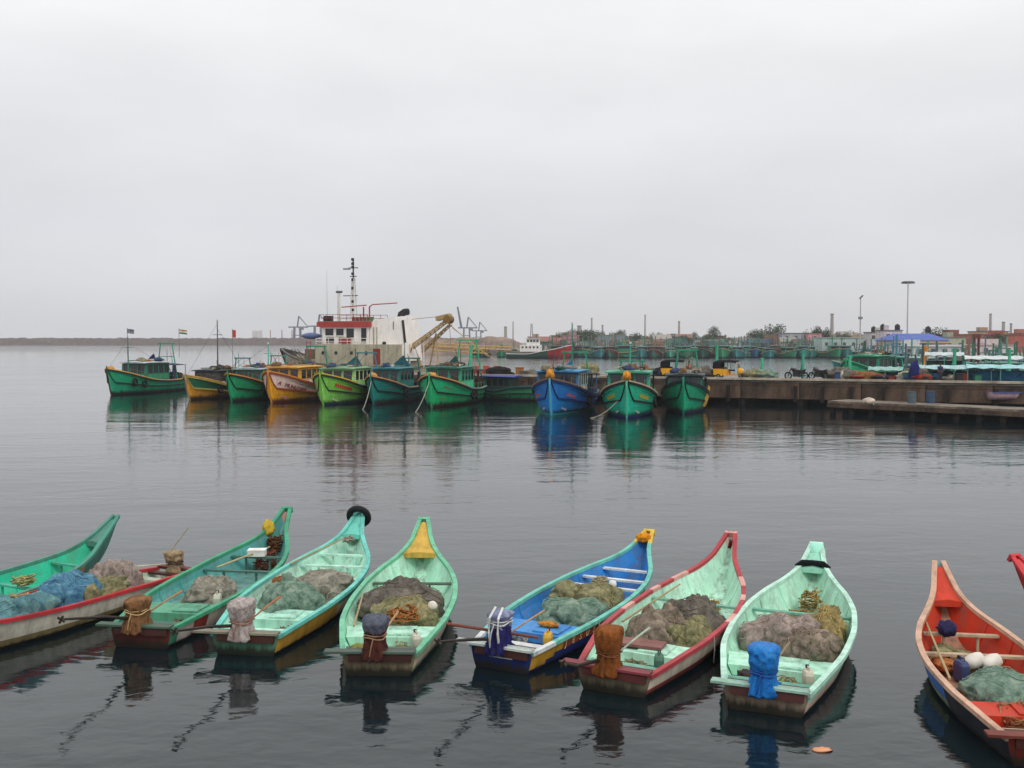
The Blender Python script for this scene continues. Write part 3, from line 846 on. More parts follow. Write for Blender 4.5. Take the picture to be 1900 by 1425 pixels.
# B8
skiff('I', 'orange-red boat with tan gunwale and blue patches on its side at the right edge', stern=W(1952, 1425, 0), bow=W(1742, 1043, 1.58), hb=1.58, B=2.0, inner='#cc3a1e', rail='#cda58c',
      side=lambda s, a: (3 if s < .34 else (0 if s < .56 else 1 if s < .62 else 0 if s < .68 else 1) if a > .2 else 2), side_mats=['#3f74c0', '#8cc8c8', '#9aa070', '#20242e'], transom='#8a2f22', thwarts=(.60, .74), thwart_c='#bfa98c', fd='#cc3a1e', fd_from=.88, floor='#b4846a', plank='#7a3a2c', board='#4a2018')
# B9
s9 = W(1742, 1043, 1.38); d9 = W(1985, 1425, 0)
skiff('J', 'red boat of which only the bow enters the picture at the right border', stern=Vector((13.1, 14.6, 0)), bow=W(1882, 1030, 1.5), hb=1.5, B=2.0, inner='#c9343a', rail='#c9343a', side=lambda s, a: 0, side_mats=['#b92f36'],
      transom='#7a2226', thwarts=(.6, .8), fd='#d0474a', fd_from=.88, plank_over=.1)

# motors
brown_c = cloth((148, 106, 70), (78, 52, 34), .9, 5, .03)
motor('C', 'motor in tied brown sacking on the green boat', brown_c, flat((190, 160, 110), .9), y=.12, h=.70, r=.26, seed=3, tiller='#b07a50', waist=.56, shaft=(.25, 1.1, 2.2))
motor('B', 'motor in pale patterned sacking on the stern of the white-hulled boat', cloth((186, 162, 128), (96, 72, 46), .9, 8, .03), flat((60, 45, 40), .9), y=.0, h=.6, r=.21, seed=5, tiller='#cfc3ae', tl=1.5)
motor('D', 'motor in crumpled pale silver sheet on the tyre-bow boat', cloth((202, 190, 184), (128, 106, 100), .5, 7, .04, (226, 216, 212)), flat((150, 110, 90), .9), y=.1, h=.80, r=.26, seed=8, flare=.16, tiller='#b0663a', shaft=(.35, 1.0, 2.1))
motor('E', 'motor in dark maroon and blue rags on the yellow-decked boat', cloth((96, 52, 44), (46, 30, 28), .9, 5, .03), flat((150, 120, 90), .9), y=.08, h=.80, r=.26, seed=11, top=cloth((104, 108, 118), (56, 66, 96), .9, 7, .03), waist=.5)
motor('F', 'motor under navy blue tarpaulin with white straps on the blue boat', cloth((44, 42, 112), (22, 22, 58), .6, 4, .03), flat((214, 214, 210), .7), y=.08, h=.80, r=.25, seed=14, straps=(flat((222, 222, 216), .7), (-.1, .08)), waist=.72, shaft=(.2, .95, 1.9), top=cloth((150, 156, 184), (74, 74, 130), .6, 5, .03))
motor('G', 'motor in rusty brown cloth on the red-edged mint boat', cloth((150, 88, 40), (86, 44, 20), .9, 4, .03), flat((110, 66, 36), .9), y=.12, h=.86, r=.25, seed=17, tiller='#a9b9a4', shaft=(.35, .75, 1.2))
motor('H', 'motor in bright blue plastic sheet on the pale mint boat', cloth((34, 132, 212), (18, 92, 178), .4, 4, .03, (84, 164, 230)), flat((20, 70, 150), .7), y=.05, h=.84, r=.28, seed=21, tiller='#8a7a60', flare=.05)

# nets
net('C', 'round grey-green net heap alone in the green boat', .40, .05, (.60, .50, .24), 'grey', 1)
net('D', 'smooth grey-green net bundle tied with rope behind the silver motor', .37, .12, (.85, .62, .27), 'green', 2)
net('D', 'pale grey-beige net heap forward in the tyre-bow boat', .54, -.12, (.85, .66, .25), 'grey', 3)
net('D', 'rust-orange net heap by the left side of the tyre-bow boat', .47, .62, (.42, .30, .24), 'rust', 4)
net('E', 'large dark grey net heap forward in the yellow-decked boat', .50, .12, (.72, .84, .28), 'dark', 5, lump=.2)
net('E', 'olive net heap in front of the dark heap in the yellow-decked boat', .385, -.12, (.55, .62, .23), 'olive', 6)
net('F', 'olive-green net heap forward in the blue boat', .53, -.08, (.72, .66, .25), 'olive', 7)
net('F', 'grey-green net bundle aft in the blue boat', .385, -.05, (.85, .62, .23), 'green', 8)
net('G', 'brown net heap near the rusty motor of the red-edged boat', .36, .18, (.62, .55, .28), 'brown', 9)
net('G', 'brown-beige net heap at the right side of the red-edged boat', .37, -.48, (.50, .36, .22), 'olive', 10)
net('G', 'smooth grey net heap forward in the red-edged boat', .50, -.25, (.62, .58, .29), 'dark', 11, lump=.18)
net('H', 'wide pinkish-brown net heap across the pale mint boat', .44, .15, (.62, .80, .27), 'pink', 12)
net('H', 'grey-brown net heap right of the blue motor in the pale mint boat', .35, -.42, (.58, .52, .26), 'brown', 13)
net('H', 'yellowish net heap forward at the right side of the pale mint boat', .545, -.52, (.62, .40, .28), 'yellow', 14)
net('B', 'pinkish grey net heap by the stern of the white-hulled boat', .26, .05, (.55, .52, .34), 'pink', 15, dz=.12)
net('B', 'long blue net bundle behind the brown one in the white-hulled boat', .40, .0, (.70, .62, .32), 'blue', 16, tilt=.5, dz=.1)
net('B', 'brown-yellow net heap along the red gunwale of the white-hulled boat', .34, .48, (.60, .30, .24), 'olive', 17, dz=.15)
net('B', 'big blue-green net bundle with a yellow knot at the left border', .62, .06, (.95, .74, .30), 'teal', 18, dz=.08)
net('I', 'grey-green net heap in the orange-red boat', .40, -.2, (.80, .70, .17), 'green', 19)
net('I', 'dark olive net heap on the forward floor of the orange-red boat', .66, .1, (.50, .50, .12), 'olive', 20)

rope_pile('G', 'yellow-brown rope coil on the forward floor of the red-edged boat', .72, -.02, .36, 9, (186, 150, 76), 3)
rope_pile('H', 'tan rope hank spilling from the bow of the pale mint boat', .80, -.05, .22, 8, (196, 164, 100), 4, h=.4, jit=.05)
rope_pile('H', 'second tan rope loop below the hank in the pale mint boat', .71, .08, .24, 6, (190, 158, 96), 14, h=.12, jit=.05)
rope_pile('C', 'red-brown rope heap in the bow of the green boat', .79, -.06, .30, 10, (150, 78, 58), 5, h=.45, jit=.05)
rope_pile('C', 'dark brown rope heap higher in the bow of the green boat', .88, .0, .2, 9, (120, 76, 44), 6, h=.4, jit=.05)
rope_pile('E', 'orange rope tangle on the floor of the yellow-decked boat', .30, -.15, .32, 8, (190, 120, 66), 7, jit=.05, z=.40)
rope_pile('B', 'yellow rope knot on the blue-green net bundle', .58, .35, .16, 8, (206, 176, 110), 8, h=.18, jit=.04, z=.66)
rope_pile('A', 'yellowish rope hank on the thwart of the turquoise boat', .60, -.35, .2, 8, (200, 190, 130), 9, h=.16, jit=.04, z=.5)
rope_pile('I', 'tan rope tangle on the stern floor of the orange-red boat', .2, .0, .4, 9, (190, 130, 90), 10, h=.15, jit=.06)
rope_pile('F', 'pale rope hank over the middle thwart of the blue boat', .63, .1, .16, 6, (190, 180, 150), 11, h=.12, jit=.04, z=.48)
rope_pile('D', 'pale rope on the forward thwart of the tyre-bow boat', .86, .0, .14, 5, (190, 180, 160), 12, h=.1, jit=.03, z=.85)

# small things lying in the boats
def at_boat(o, key, st, y, z, rot=(0, 0, 0)):
    root, H, rz, zf = BOATS[key]
    o.location = to_world(key, st * H.L, y, z); o.rotation_euler = (rot[0], rot[1], rz + rot[2]); return o
def lump(name, rad, mat, seed, n=24, amp=.35):
    rings = []
    for i in range(n // 2 + 1):
        ph = -math.pi / 2 + math.pi * i / (n // 2); ph = max(min(ph, 1.565), -1.565)
        ring = []
        for k in range(n):
            a = 2 * math.pi * k / n; d = Vector((math.cos(ph) * math.cos(a), math.cos(ph) * math.sin(a), math.sin(ph)))
            q = 1 + amp * noise.noise(d * 2.2 + Vector((seed, 0, 0))) + amp * .5 * noise.noise(d * 5 + Vector((0, seed, 0)))
            ring.append((d.x * rad[0] * q, d.y * rad[1] * q, d.z * rad[2] * q))
        rings.append(ring)
    return MB().rings(rings).build(name, mat, None, True)
rootD, HD, _, _ = BOATS['D']
o = MB().torus((0, 0, 0), .25, .085, 'x', 30, 10).build('tyre', flat((18, 18, 19), .8), None, True)
at_boat(o, 'D', .985, 0, HD.zs(1) - .10, (0, -.45, 0)); tag(o, 'black tyre fender hung over a boat bow', 'tyre')
rootH, HH, _, _ = BOATS['H']
# dark band and rounded cap on H
o = MB().tube([(0, -.36, -.02), (0, -.22, .07), (0, 0, .09), (0, .22, .07), (0, .36, -.02)], [.05, .075, .06, .075, .05], 8).build('cloth_band', cloth((24, 26, 32), (12, 12, 14), .9, 5), None, True)
at_boat(o, 'H', .905, 0, HH.zs(.905) + .0); tag(o, 'black cloth band wrapped over the bow of the pale mint boat', 'cloth')
cap = []
for i in range(7):
    u = i / 6; r_ = .20 * math.sqrt(max(1 - (u * .96) ** 2, .02)) + .02
    cap.append([(math.cos(a) * r_ * .9, math.sin(a) * r_, u * .26) for a in [2 * math.pi * k / 16 for k in range(16)]])
o = MB().rings(cap).build('bow_cap', paint('#9fe3cb', .3), rootH, True)
o.location = (HH.L * .985, 0, HH.zs(.97) - .1); o.rotation_euler = (0, .25, 0)
rootC, HC, _, _ = BOATS['C']
o = lump('yellow_cloth', (.13, .16, .2), cloth((232, 200, 70), (180, 140, 40), .8, 6), 4); at_boat(o, 'C', .90, .22, HC.zs(.90) + .05); tag(o, 'crumpled yellow cloth on the bow of the green boat', 'cloth')
o = MB().box((0, 0, 0), (.28, .42, .14)).build('foam_box', flat((226, 222, 214), .7)); at_boat(o, 'C', .74, .02, HC.zs(.74) - .02, (0, 0, .2)); tag(o, 'white foam box on the thwart of the green boat', 'box')
MB().box((0, 0, .08), (.30, .44, .03)).build('lid', flat((236, 232, 226), .7), o)
# poles
def pole(name, label, key, a, b, r, mat, cat='pole'):
    p, q = to_world(key, *a), to_world(key, *b)
    mid = (p + q) / 2
    o = MB().tube([p - mid, (q - p) * .02, q - mid], [r, r * .95, r * .85], 7).build(name, mat); o.location = mid
    return tag(o, label, cat)
rootF, HF, _, _ = BOATS['F']
pole('wooden_pole', 'red-brown pole laid across the stern of the blue boat', 'F', (.16, 1.25, .66), (.25, -.62, .62), .03, paint('#7d3f30', .4))
pole('bamboo_pole', 'pale pole lying over the thwart of the green boat', 'C', (4.3, .4, .62), (6.3, -.1, .72), .025, paint('#b7a67c', .4))
pole('bamboo_pole', 'thin grey pole rising past the motor of the white-hulled boat', 'B', (.3, .0, .85), (-.75, -.32, 1.25), .02, paint('#8a8272', .4))
rootG, HG, _, _ = BOATS['G']
o = MB().box((0, 0, 0), (.42, .95, .05)).build('loose_board', paint('#8a5a52', .5)); at_boat(o, 'G', .22, .15, HG.zs(.2) - .07, (0, 0, .05)); tag(o, 'maroon board lying on the stern locker of the red-edged boat', 'board')
# floats in the orange-red boat
flo = MB().rings([[(math.cos(a) * r_, math.sin(a) * r_, z_) for a in [2 * math.pi * k / 14 for k in range(14)]] for r_, z_ in ((.03, -.17), (.1, -.15), (.13, -.06), (.13, .06), (.1, .15), (.03, .17))]).mesh('net_float', flat((228, 220, 208), .6), True)
for i, (st, y, lab) in enumerate(((.57, .05, 'first of two white floats lying in the orange-red boat'), (.565, -.22, 'second of two white floats, nearer the border, in the orange-red boat'))):
    o = link('net_float', flo); at_boat(o, 'I', st, y, .42, (1.2, .3 * i, .2)); tag(o, lab, 'float', 'net floats')
o = lump('orange_cloth', (.30, .24, .10), cloth((196, 124, 70), (130, 76, 44), .9, 5), 9); at_boat(o, 'I', .60, .48, .30); tag(o, 'orange cloth heap beside the floats in the orange-red boat', 'cloth')
o = lump('blue_bag', (.16, .16, .15), cloth((50, 46, 92), (24, 22, 40), .7, 6), 12); at_boat(o, 'I', .73, .26, .70); tag(o, 'dark blue bag on the thwart of the orange-red boat', 'bag')
o = lump('brown_boot', (.12, .2, .1), flat((60, 40, 36), .7), 15); at_boat(o, 'H', .13, .42, .26); tag(o, 'dark bundle on the stern floor left of the blue motor', 'bundle')
o = lump('green_tub', (.16, .17, .12), flat((150, 150, 70), .6), 17); at_boat(o, 'E', .09, .45, .26); tag(o, 'olive tub on the stern floor of the yellow-decked boat', 'tub')
o = lump('white_float', (.1, .1, .1), flat((224, 214, 200), .6), 19, amp=.1); at_boat(o, 'E', .40, -.66, .5); tag(o, 'small white float at the right end of the olive heap', 'float')
o = lump('white_float', (.09, .09, .09), flat((226, 224, 220), .6), 21, amp=.1); at_boat(o, 'F', .585, -.32, .62); tag(o, 'small white float on the olive heap of the blue boat', 'float')
o = lump('marigold_garland', (.15, .17, .12), cloth((238, 160, 40), (200, 110, 20), .9, 14), 23); at_boat(o, 'F', .955, .02, HF.zs(.955) + .05); tag(o, 'orange garland on the bow of the blue boat', 'garland')
o = lump('orange_cloth', (.10, .22, .06), cloth((216, 150, 60), (170, 90, 40), .9, 8), 25); at_boat(o, 'F', .225, -.1, HF.zs(.2) - .06); tag(o, 'orange rag on the stern locker of the blue boat', 'rag')
# lettering on the blue boat's side and a white plate on its transom
for i, ch in enumerate('JESUS'):
    pos, ex, up = HF.frame(.135 + i * .031, .80, -1)
    text(ch, .17, flat((240, 200, 170), .6), rootF, pos, ex, up, off=.012)
MB().box((-.012, .0, .29), (.02, .46, .12)).build('number_plate', paint('#cfd6cc', .5), rootF)
o = lump('floating_scrap', (.14, .08, .03), flat((214, 150, 110), .7), 91, 14, .3); o.location = W(1525, 1391, .01); tag(o, 'small orange scrap floating near the lower border', 'scrap')
def jerrycan(key, st, y, z, col, label, rz_=.3):
    root, H, rz, zf = BOATS[key]
    t = thing('jerrycan', label, 'can', to_world(key, st * H.L, y, z), rz + rz_, 'fuel cans in the boats')
    rg = []
    for zz, k in ((0, .9), (.03, 1), (.28, 1), (.34, .8), (.36, .5)): rg.append([(.15 * k * math.copysign(abs(math.cos(a)) ** .5, math.cos(a)), .09 * k * math.copysign(abs(math.sin(a)) ** .5, math.sin(a)), zz) for a in [2 * math.pi * q / 16 for q in range(16)]])
    MB().rings(rg).build('shell', flat(col, .5), t)
    MB().tube([(.08, 0, .35), (.08, 0, .41)], .03, 8).build('cap', flat((30, 30, 30), .5), t)
    MB().tube([(-.1, 0, .33), (-.08, 0, .40), (.02, 0, .40), (.04, 0, .35)], .014, 5).build('handle', flat(col, .5), t)
for a in (('C', .30, -.5, .15, (190, 186, 170), 'off-white fuel can on the floor of the green boat'), ('D', .31, .45, .15, (60, 96, 150), 'blue fuel can behind the silver motor of the tyre-bow boat'), ('E', .13, -.55, .14, (200, 196, 180), 'off-white fuel can in the stern corner of the yellow-decked boat'),
          ('F', .13, -.45, .14, (206, 160, 50), 'yellow fuel can in the stern of the blue boat'), ('G', .12, -.5, .14, (70, 110, 90), 'green fuel can in the stern of the red-edged boat'), ('H', .13, -.55, .14, (200, 190, 170), 'off-white fuel can in the stern of the pale mint boat'), ('I', .52, .35, .16, (60, 70, 110), 'blue fuel can near the floats of the orange-red boat')):
    jerrycan(*a)
for i, (key, st, y, c, lab) in enumerate((('C', .15, -.3, (170, 150, 110), 'thin tan rope loose on the stern of the green boat'), ('D', .12, -.4, (150, 120, 90), 'thin brown rope loose on the stern of the tyre-bow boat'), ('E', .16, -.4, (200, 180, 130), 'thin pale rope loose on the stern of the yellow-decked boat'), ('F', .14, .3, (196, 190, 170), 'thin white rope loose on the stern of the blue boat'),
        ('G', .13, .0, (170, 150, 110), 'thin tan rope loose on the stern of the red-edged boat'), ('H', .13, -.2, (180, 140, 90), 'thin brown rope loose on the stern of the pale mint boat'), ('D', .64, .0, (170, 160, 140), 'grey rope loose amidships in the tyre-bow boat'), ('I', .70, -.1, (170, 140, 110), 'tan rope loose before the forward thwart of the orange-red boat'), ('A', .75, .0, (150, 140, 110), 'tan rope loose near the bow of the turquoise boat'))):
    rope_pile(key, lab, st, y, .26, 3.5, c, 50 + i, h=.04, rad=.010, jit=.05)
for i, (key, a, b, lab) in enumerate((('D', (4.9, .9, .66), (6.6, .15, .95), 'bamboo pole leaning along the left side of the tyre-bow boat'), ('G', (2.4, .75, .55), (5.4, .55, .66), 'bamboo pole along the left side of the red-edged boat'), ('I', (2.2, .8, .5), (5.2, .5, .72), 'bamboo pole along the left side of the orange-red boat'), ('E', (1.4, .7, .5), (3.6, .9, .55), 'short pole along the left side of the yellow-decked boat'))):
    pole('bamboo_pole', lab, key, a, b, .022, paint('#a8946a', .4))
# hull ropes
def hang_rope(key, st, label):
    root, H, rz, zf = BOATS[key]
    p = H.pt(st, 1, -1); a = to_world(key, p.x, p.y - .04, p.z + .02); b = to_world(key, p.x + .02, p.y - .03, .03)
    o = MB().tube([a, (a + b) / 2 + Vector((.01, -.02, 0)), b], .011, 5).build('hanging_rope', flat((180, 170, 160), .9)); tag(o, label, 'rope', 'ropes hanging down the hull sides')
hang_rope('F', .27, 'white rope hanging down the orange-brown side of the blue boat')
hang_rope('G', .30, 'thin rope hanging down the cream side of the red-edged boat')
hang_rope('C', .28, 'thin rope hanging down the striped side of the green boat')

# ------------------------------------------------------------------ trawlers
def trawler_shape(L, B, hb):
    w = pchip([0, .15, .4, .62, .78, .9, .96, 1], [B * k / 2 for k in (.80, .93, 1, .99, .84, .52, .27, .05)])
    zs = pchip([0, .3, .55, .72, .86, 1], [1.45, 1.35, hb * .52, hb * .66, hb * .83, hb])
    zk = pchip([0, .8, .9, .945, .975, 1], [-.7, -.8, -.5, .0, hb * .45, hb - .3])
    p = pchip([0, .5, .8, 1], [.22, .25, .5, .75])
    return Hull(L, w, zs, zk, p)

DARKW = None
def trawler(px, py, label, upper, lower, boot='#1c1f2a', rail='#d9a05a', cap2=None, house='#2f9a70', panel=None, roof='#3b8f78', L=13.5, B=4.2, hb=2.75, yaw=-12.5, post=None,
            seed=1, band='#141a20', mast=None, gallows=None, clutter=True, hs=(.34, .68), hz=3.35, frame=None, marks=None, root=None, rz=None, group='trawlers moored stern-on to the pier', name_text=None, canopy=None, win_front=3):
    rr = random.Random(seed)
    bow = Vector((math.sin(R(yaw)), -math.cos(R(yaw)), 0))
    if root is None:
        loc = W(px, py, 0) - bow * (.947 * L); rz = math.atan2(bow.y, bow.x)
    else: loc = root
    t = thing('trawler', label, 'trawler', loc, rz, group)
    H = trawler_shape(L, B, hb)
    mats = [paint(boot, .3), paint(lower, .38, scale=.8, wl=.4, seam=.3), paint(upper, .34, scale=.8, seam=.3)]
    def tz(st):
        a = H.t_at(st, .16); m = a + (1 - a) * .47
        return [0, .55 * a, a, .5 * (a + m), m, m + (1 - m) * .5, 1]
    H.shell(30, tz, lambda st, row, sd: 2 if st < 0 else 0 if row < 2 else 1 if row < 4 else 2).build('hull', mats, t, True)
    bm, rm = paint(band, .3), paint(rail, .4)
    dz = .42
    ss = H.stations(30)
    for sd in (1, -1):
        pts = []
        for st in ss:
            a = H.t_at(st, .16); pts.append(H.pt(st, a + (1 - a) * .47, sd, .02))
        MB().sweep(pts, .06, .065).build('rub_rail', bm, t)
        c2 = paint(cap2 or rail, .4)
        k = int(len(ss) * .62)
        MB().sweep([H.pt(st, 1, sd, .01) + Vector((0, 0, .02)) for st in ss[:k + 1]], .09, .05).build('cap_rail', c2, t)
        MB().sweep([H.pt(st, 1, sd, .01) + Vector((0, 0, .02)) for st in ss[k:]], .09, .055).build('bow_rail', rm, t)
        MB().sweep([H.pt(st, 1, sd, .02) + Vector((0, 0, -.13)) for st in ss[2:]], .045, .07).build('sheer_band', bm, t)
        pts = [H.pt(st, .8, sd, .015) for st in ss]
    # stem post
    pts = [H.pt(st, 0.0, 0) + Vector((.05, 0, 0)) for st in (.93, .945, .96, .975, .99, 1)]
    MB().sweep([p for p in pts] + [Vector((L + .06, 0, hb + .18))], .07, .12).build('stem_post', paint(post or upper, .3), t)
    # deck
    vs, fs = [], []
    for st in ss:
        wv = max(H.w(st) - .08, .02); z = H.zs(st) - dz * (1 if st < .97 else .3)
        vs += [(st * L, wv, z), (st * L, -wv, z)]
    for i in range(len(ss) - 1): fs.append((2 * i, 2 * i + 1, 2 * i + 3, 2 * i + 2))
    MB().add(vs, fs).build('deck', paint('#7a6f5e', .6), t)
    # wheelhouse
    x0, x1 = hs[0] * L, hs[1] * L; hw = B * .36; zb = H.zs(.5) - dz - .02
    hm, pm, fm = paint(house, .4), paint(panel or house, .4), paint(frame or house, .3)
    zsill = zb + (hz - zb) * .50; ztop = hz - .1; slope = .25
    wh = MB()
    vs = [(x0, hw, zb), (x1 + slope, hw, zb), (x1 + slope, -hw, zb), (x0, -hw, zb), (x0, hw, hz), (x1, hw, hz), (x1, -hw, hz), (x0, -hw, hz)]
    wh.add(vs, [(3, 2, 1, 0), (0, 1, 5, 4), (1, 2, 6, 5), (2, 3, 7, 6), (3, 0, 4, 7)])
    wh = wh.build('wheelhouse', hm, t)
    gl = glass()
    nwin = 4
    for sd in (1, -1):
        for i in range(nwin):
            a = x0 + .2 + (x1 - x0 - .35) * i / nwin; b = a + (x1 - x0 - .35) / nwin - .16
            wdw = MB()
            for (u0, u1, v0, v1) in ((a - .05, b + .05, ztop - .05, ztop), (a - .05, b + .05, zsill, zsill + .05), (a - .05, a, zsill + .05, ztop - .05), (b, b + .05, zsill + .05, ztop - .05)):
                wdw.box(((u0 + u1) / 2, sd * (hw + .025), (v0 + v1) / 2), (u1 - u0, .05, v1 - v0))
            wdw = wdw.build('window', fm, wh)
            MB().box(((a + b) / 2, sd * (hw + .006), (zsill + ztop) / 2), (b - a, .012, ztop - zsill - .1)).build('pane', gl, wh)
            MB().box(((a + b) / 2, sd * (hw + .012), (zsill + zb + .45) / 2), (b - a + .04, .024, max(zsill - zb - .55, .1))).build('panel', pm, wh)
    xf = lambda z: x1 + slope * (hz - z) / (hz - zb)
    for i in range(win_front):
        ww = (2 * hw - .2) / win_front; yc = -hw + .1 + ww * (i + .5)
        za, zb2 = zsill, ztop
        tl_ = math.atan2(slope, hz - zb)
        MB().box((xf((za + zb2) / 2) + .008, yc, (za + zb2) / 2), (.016, ww - .16, zb2 - za - .04), ry=-tl_).build('pane', gl, wh)
        MB().box((xf(za) + .03, yc, za - .03), (.06, ww - .06, .06), ry=-tl_).build('window_sill', fm, wh)
        MB().box((xf((za + zb + .45) / 2) + .014, yc, (za + zb + .45) / 2), (.028, ww - .14, max(za - zb - .6, .1)), ry=-tl_).build('panel', pm, wh)
    # roof: slightly crowned, overhanging
    rf = []
    for (x, ov, dzz) in ((x0 - .45, .2, 0), (x0 + .5, .25, .03), (x1 - .3, .25, .04), (x1 + .55, .12, .0)):
        ring = []
        for y, zz in ((-hw - ov, 0), (-hw * .5, .09), (0, .12), (hw * .5, .09), (hw + ov, 0)): ring.append((x, y, hz + .1 + zz + dzz))
        ring += [(x, hw + ov, hz + .02 + dzz), (x, 0, hz + .04 + dzz), (x, -hw - ov, hz + .02 + dzz)]
        rf.append(ring)
    MB().rings(rf).build('roof', paint(roof, .5), t)
    # awning posts aft and side poles
    pole_m = paint(house, .4)
    if canopy:
        xa, xb = .06 * L, x0 - .5
        for xx in (xa + .2, xb - .2):
            for sd in (1, -1): MB().tube([(xx, sd * (hw + .2), zb), (xx, sd * (hw + .2), hz - .32)], .045, 6).build('awning_post', pole_m, t)
        rgs = []
        for k in range(6):
            x = xa + (xb - xa) * k / 5
            rgs.append([(x, y * (hw + .4), hz - .3 + .16 * (1 - abs(y)) + .06 * noise.noise(Vector((x, y * 2, seed)))) for y in (-1, -.5, 0, .5, 1)])
        mbx = MB().rings(rgs, False, False)
        rgs2 = [[Vector(p) - Vector((0, 0, .03)) for p in r] for r in rgs]
        mbx.rings(rgs2, False, False); mbx.build('awning', cloth(canopy, tuple(int(v * .5) for v in lin255(canopy)), .8, 3), t)
    if mast:
        mx, mh, mc = mast
        m_ = MB().tube([(mx * L, 0, zb), (mx * L, 0, mh)], [.09, .05], 7).build('mast', paint(mc, .3), t)
        MB().box((mx * L, 0, mh * .82), (.06, 1.1, .06)).build('crosstree', paint(mc, .3), m_)
        MB().tube([(mx * L, 0, mh * .97), (L * .97, 0, hb + .1)], .016, 4).build('stay', flat((60, 60, 60), .7), m_)
        MB().tube([(mx * L, 0, mh * .9), (.05 * L, 0, 2.2)], .016, 4).build('stay', flat((60, 60, 60), .7), m_)
        MB().rings([[(mx * L + .1 * math.cos(a), .1 * math.sin(a), mh + z_) for a in [2 * math.pi * k / 8 for k in range(8)]] for z_ in (.0, .16)]).build('mast_lamp', flat((220, 220, 210), .4), m_)
    if gallows:
        gx, gh, gc = gallows
        gm = paint(gc, .35)
        g_ = MB().tube([(gx * L, -hw * .95, zb), (gx * L + .1, -hw * .5, gh)], .08, 6).build('gallows_leg', gm, t)
        MB().tube([(gx * L, hw * .95, zb), (gx * L + .1, hw * .5, gh)], .08, 6).build('gallows_leg', gm, t)
        MB().box((gx * L + .1, 0, gh), (.16, hw * 1.5, .14)).build('gallows_beam', gm, t)
        MB().tube([(gx * L, 0, gh * .62), (gx * L - 1.4, .0, zb + .1)], .05, 6).build('gallows_brace', gm, t)
        MB().box((gx * L + .05, 0, gh * .72), (.1, hw * 1.35, .09)).build('gallows_beam', gm, t)
    # winch, drums, boxes on deck
    if clutter:
        for i in range(3):
            xx = .70 * L + rr.uniform(0, .12) * L; yy = rr.uniform(-.7, .7) * B * .3
            c_ = rr.choice([(200, 190, 170), (60, 90, 150), (150, 60, 50), (60, 60, 58), (200, 150, 60)])
            z_ = H.zs(xx / L) - dz
            MB().box((xx, yy, z_ + .3), (.6, .5, .55), rz=rr.uniform(0, 1)).build('deck_box', paint('#%02x%02x%02x' % c_, .5), t)
        for i in range(4):
            xx = rr.uniform(.08, .32) * L; yy = rr.uniform(-.8, .8) * B * .35
            c_ = rr.choice([(200, 190, 170), (60, 90, 150), (70, 50, 44), (50, 50, 48), (40, 70, 60)])
            hh = rr.uniform(.5, 1.1)
            MB().box((xx, yy, H.zs(xx / L) - dz + hh / 2), (.8, .7, hh), rz=rr.uniform(0, 1)).build('deck_box', paint('#%02x%02x%02x' % c_, .5), t)
        MB().tube([(.80 * L, -.5, H.zs(.8) - dz + .45), (.80 * L, .5, H.zs(.8) - dz + .45)], .22, 10).build('winch', flat((80, 66, 52), .7), t)
        for i in range(5):
            xx = x0 + (x1 - x0) * rr.random(); yy = rr.uniform(-.7, .7) * hw
            MB().box((xx, yy, hz + .32), (rr.uniform(.3, .7), rr.uniform(.25, .5), rr.uniform(.14, .3)), rz=rr.random() * 3).build('roof_box', paint('#%02x%02x%02x' % rr.choice([(190, 180, 160), (50, 80, 90), (60, 60, 60), (160, 90, 50), (210, 205, 190)]), .5), t)
        if not gallows:
            gm2 = paint(rr.choice(['#2f9d7c', '#2a8a70', '#3a7f8a', '#3fae84']), .35); gx2 = rr.uniform(.05, .2) * L; gh2 = rr.uniform(3.9, 5.4)
            for sd in (1, -1): MB().tube([(gx2, sd * hw * .9, zb), (gx2 + .2, sd * hw * .55, gh2)], .075, 6).build('gallows_leg', gm2, t)
            MB().box((gx2 + .2, 0, gh2), (.16, hw * 1.4, .14)).build('gallows_beam', gm2, t)
            MB().tube([(gx2 + .2, 0, gh2), (x0, 0, hz + .1)], .03, 4).build('stay', flat((60, 60, 56), .8), t)
        if not mast:
            mh2 = rr.uniform(4.8, 6.2); mx2 = rr.uniform(.3, .42) * L
            MB().tube([(mx2, .2, zb), (mx2, .2, mh2)], [.07, .035], 6).build('mast', paint(rr.choice(['#4a6a60', '#5a544c', '#3a8f74']), .3), t)
            MB().tube([(mx2, .2, mh2 * .97), (L * .97, 0, hb + .1)], .014, 4).build('stay', flat((60, 60, 60), .7), t)
        for sd in (1, -1):                      # deck stanchions and rope rail
            prev_ = None
            for i in range(9):
                st_ = .06 + i * .10; p_ = H.pt(st_, 1, sd) + Vector((0, -sd * .12, 0)); q_ = p_ + Vector((0, 0, .55))
                MB().tube([p_, q_], .022, 4).build('stanchion', pole_m, t)
                if prev_ is not None: MB().tube([prev_, (prev_ + q_) / 2 - Vector((0, 0, .05)), q_], .014, 4).build('rail_rope', flat((120, 110, 90), .9), t)
                prev_ = q_
        for i in range(4):
            o = lump('roof_heap', (rr.uniform(.35, .8), rr.uniform(.3, .55), rr.uniform(.18, .38)), cloth(*rr.choice([((70, 66, 60), (34, 30, 28)), ((40, 96, 84), (20, 48, 44)), ((120, 90, 60), (60, 44, 30)), ((60, 76, 110), (28, 36, 56)), ((150, 140, 120), (80, 74, 64))]), .95, 3), seed * 11 + i, 14, .5)
            o.parent = t; o.location = (x0 + (x1 - x0) * rr.random(), rr.uniform(-.7, .7) * hw, hz + .3)
        for i in range(2):
            MB().tube([(x0 - .3, (-.5 + i) * hw, hz + .28), (x1 + .5, (-.5 + i) * hw + .3, hz + .34)], .06, 6).build('spar', paint(rr.choice(['#8a7a5c', '#5a6a60', '#a08a5a']), .4), t)
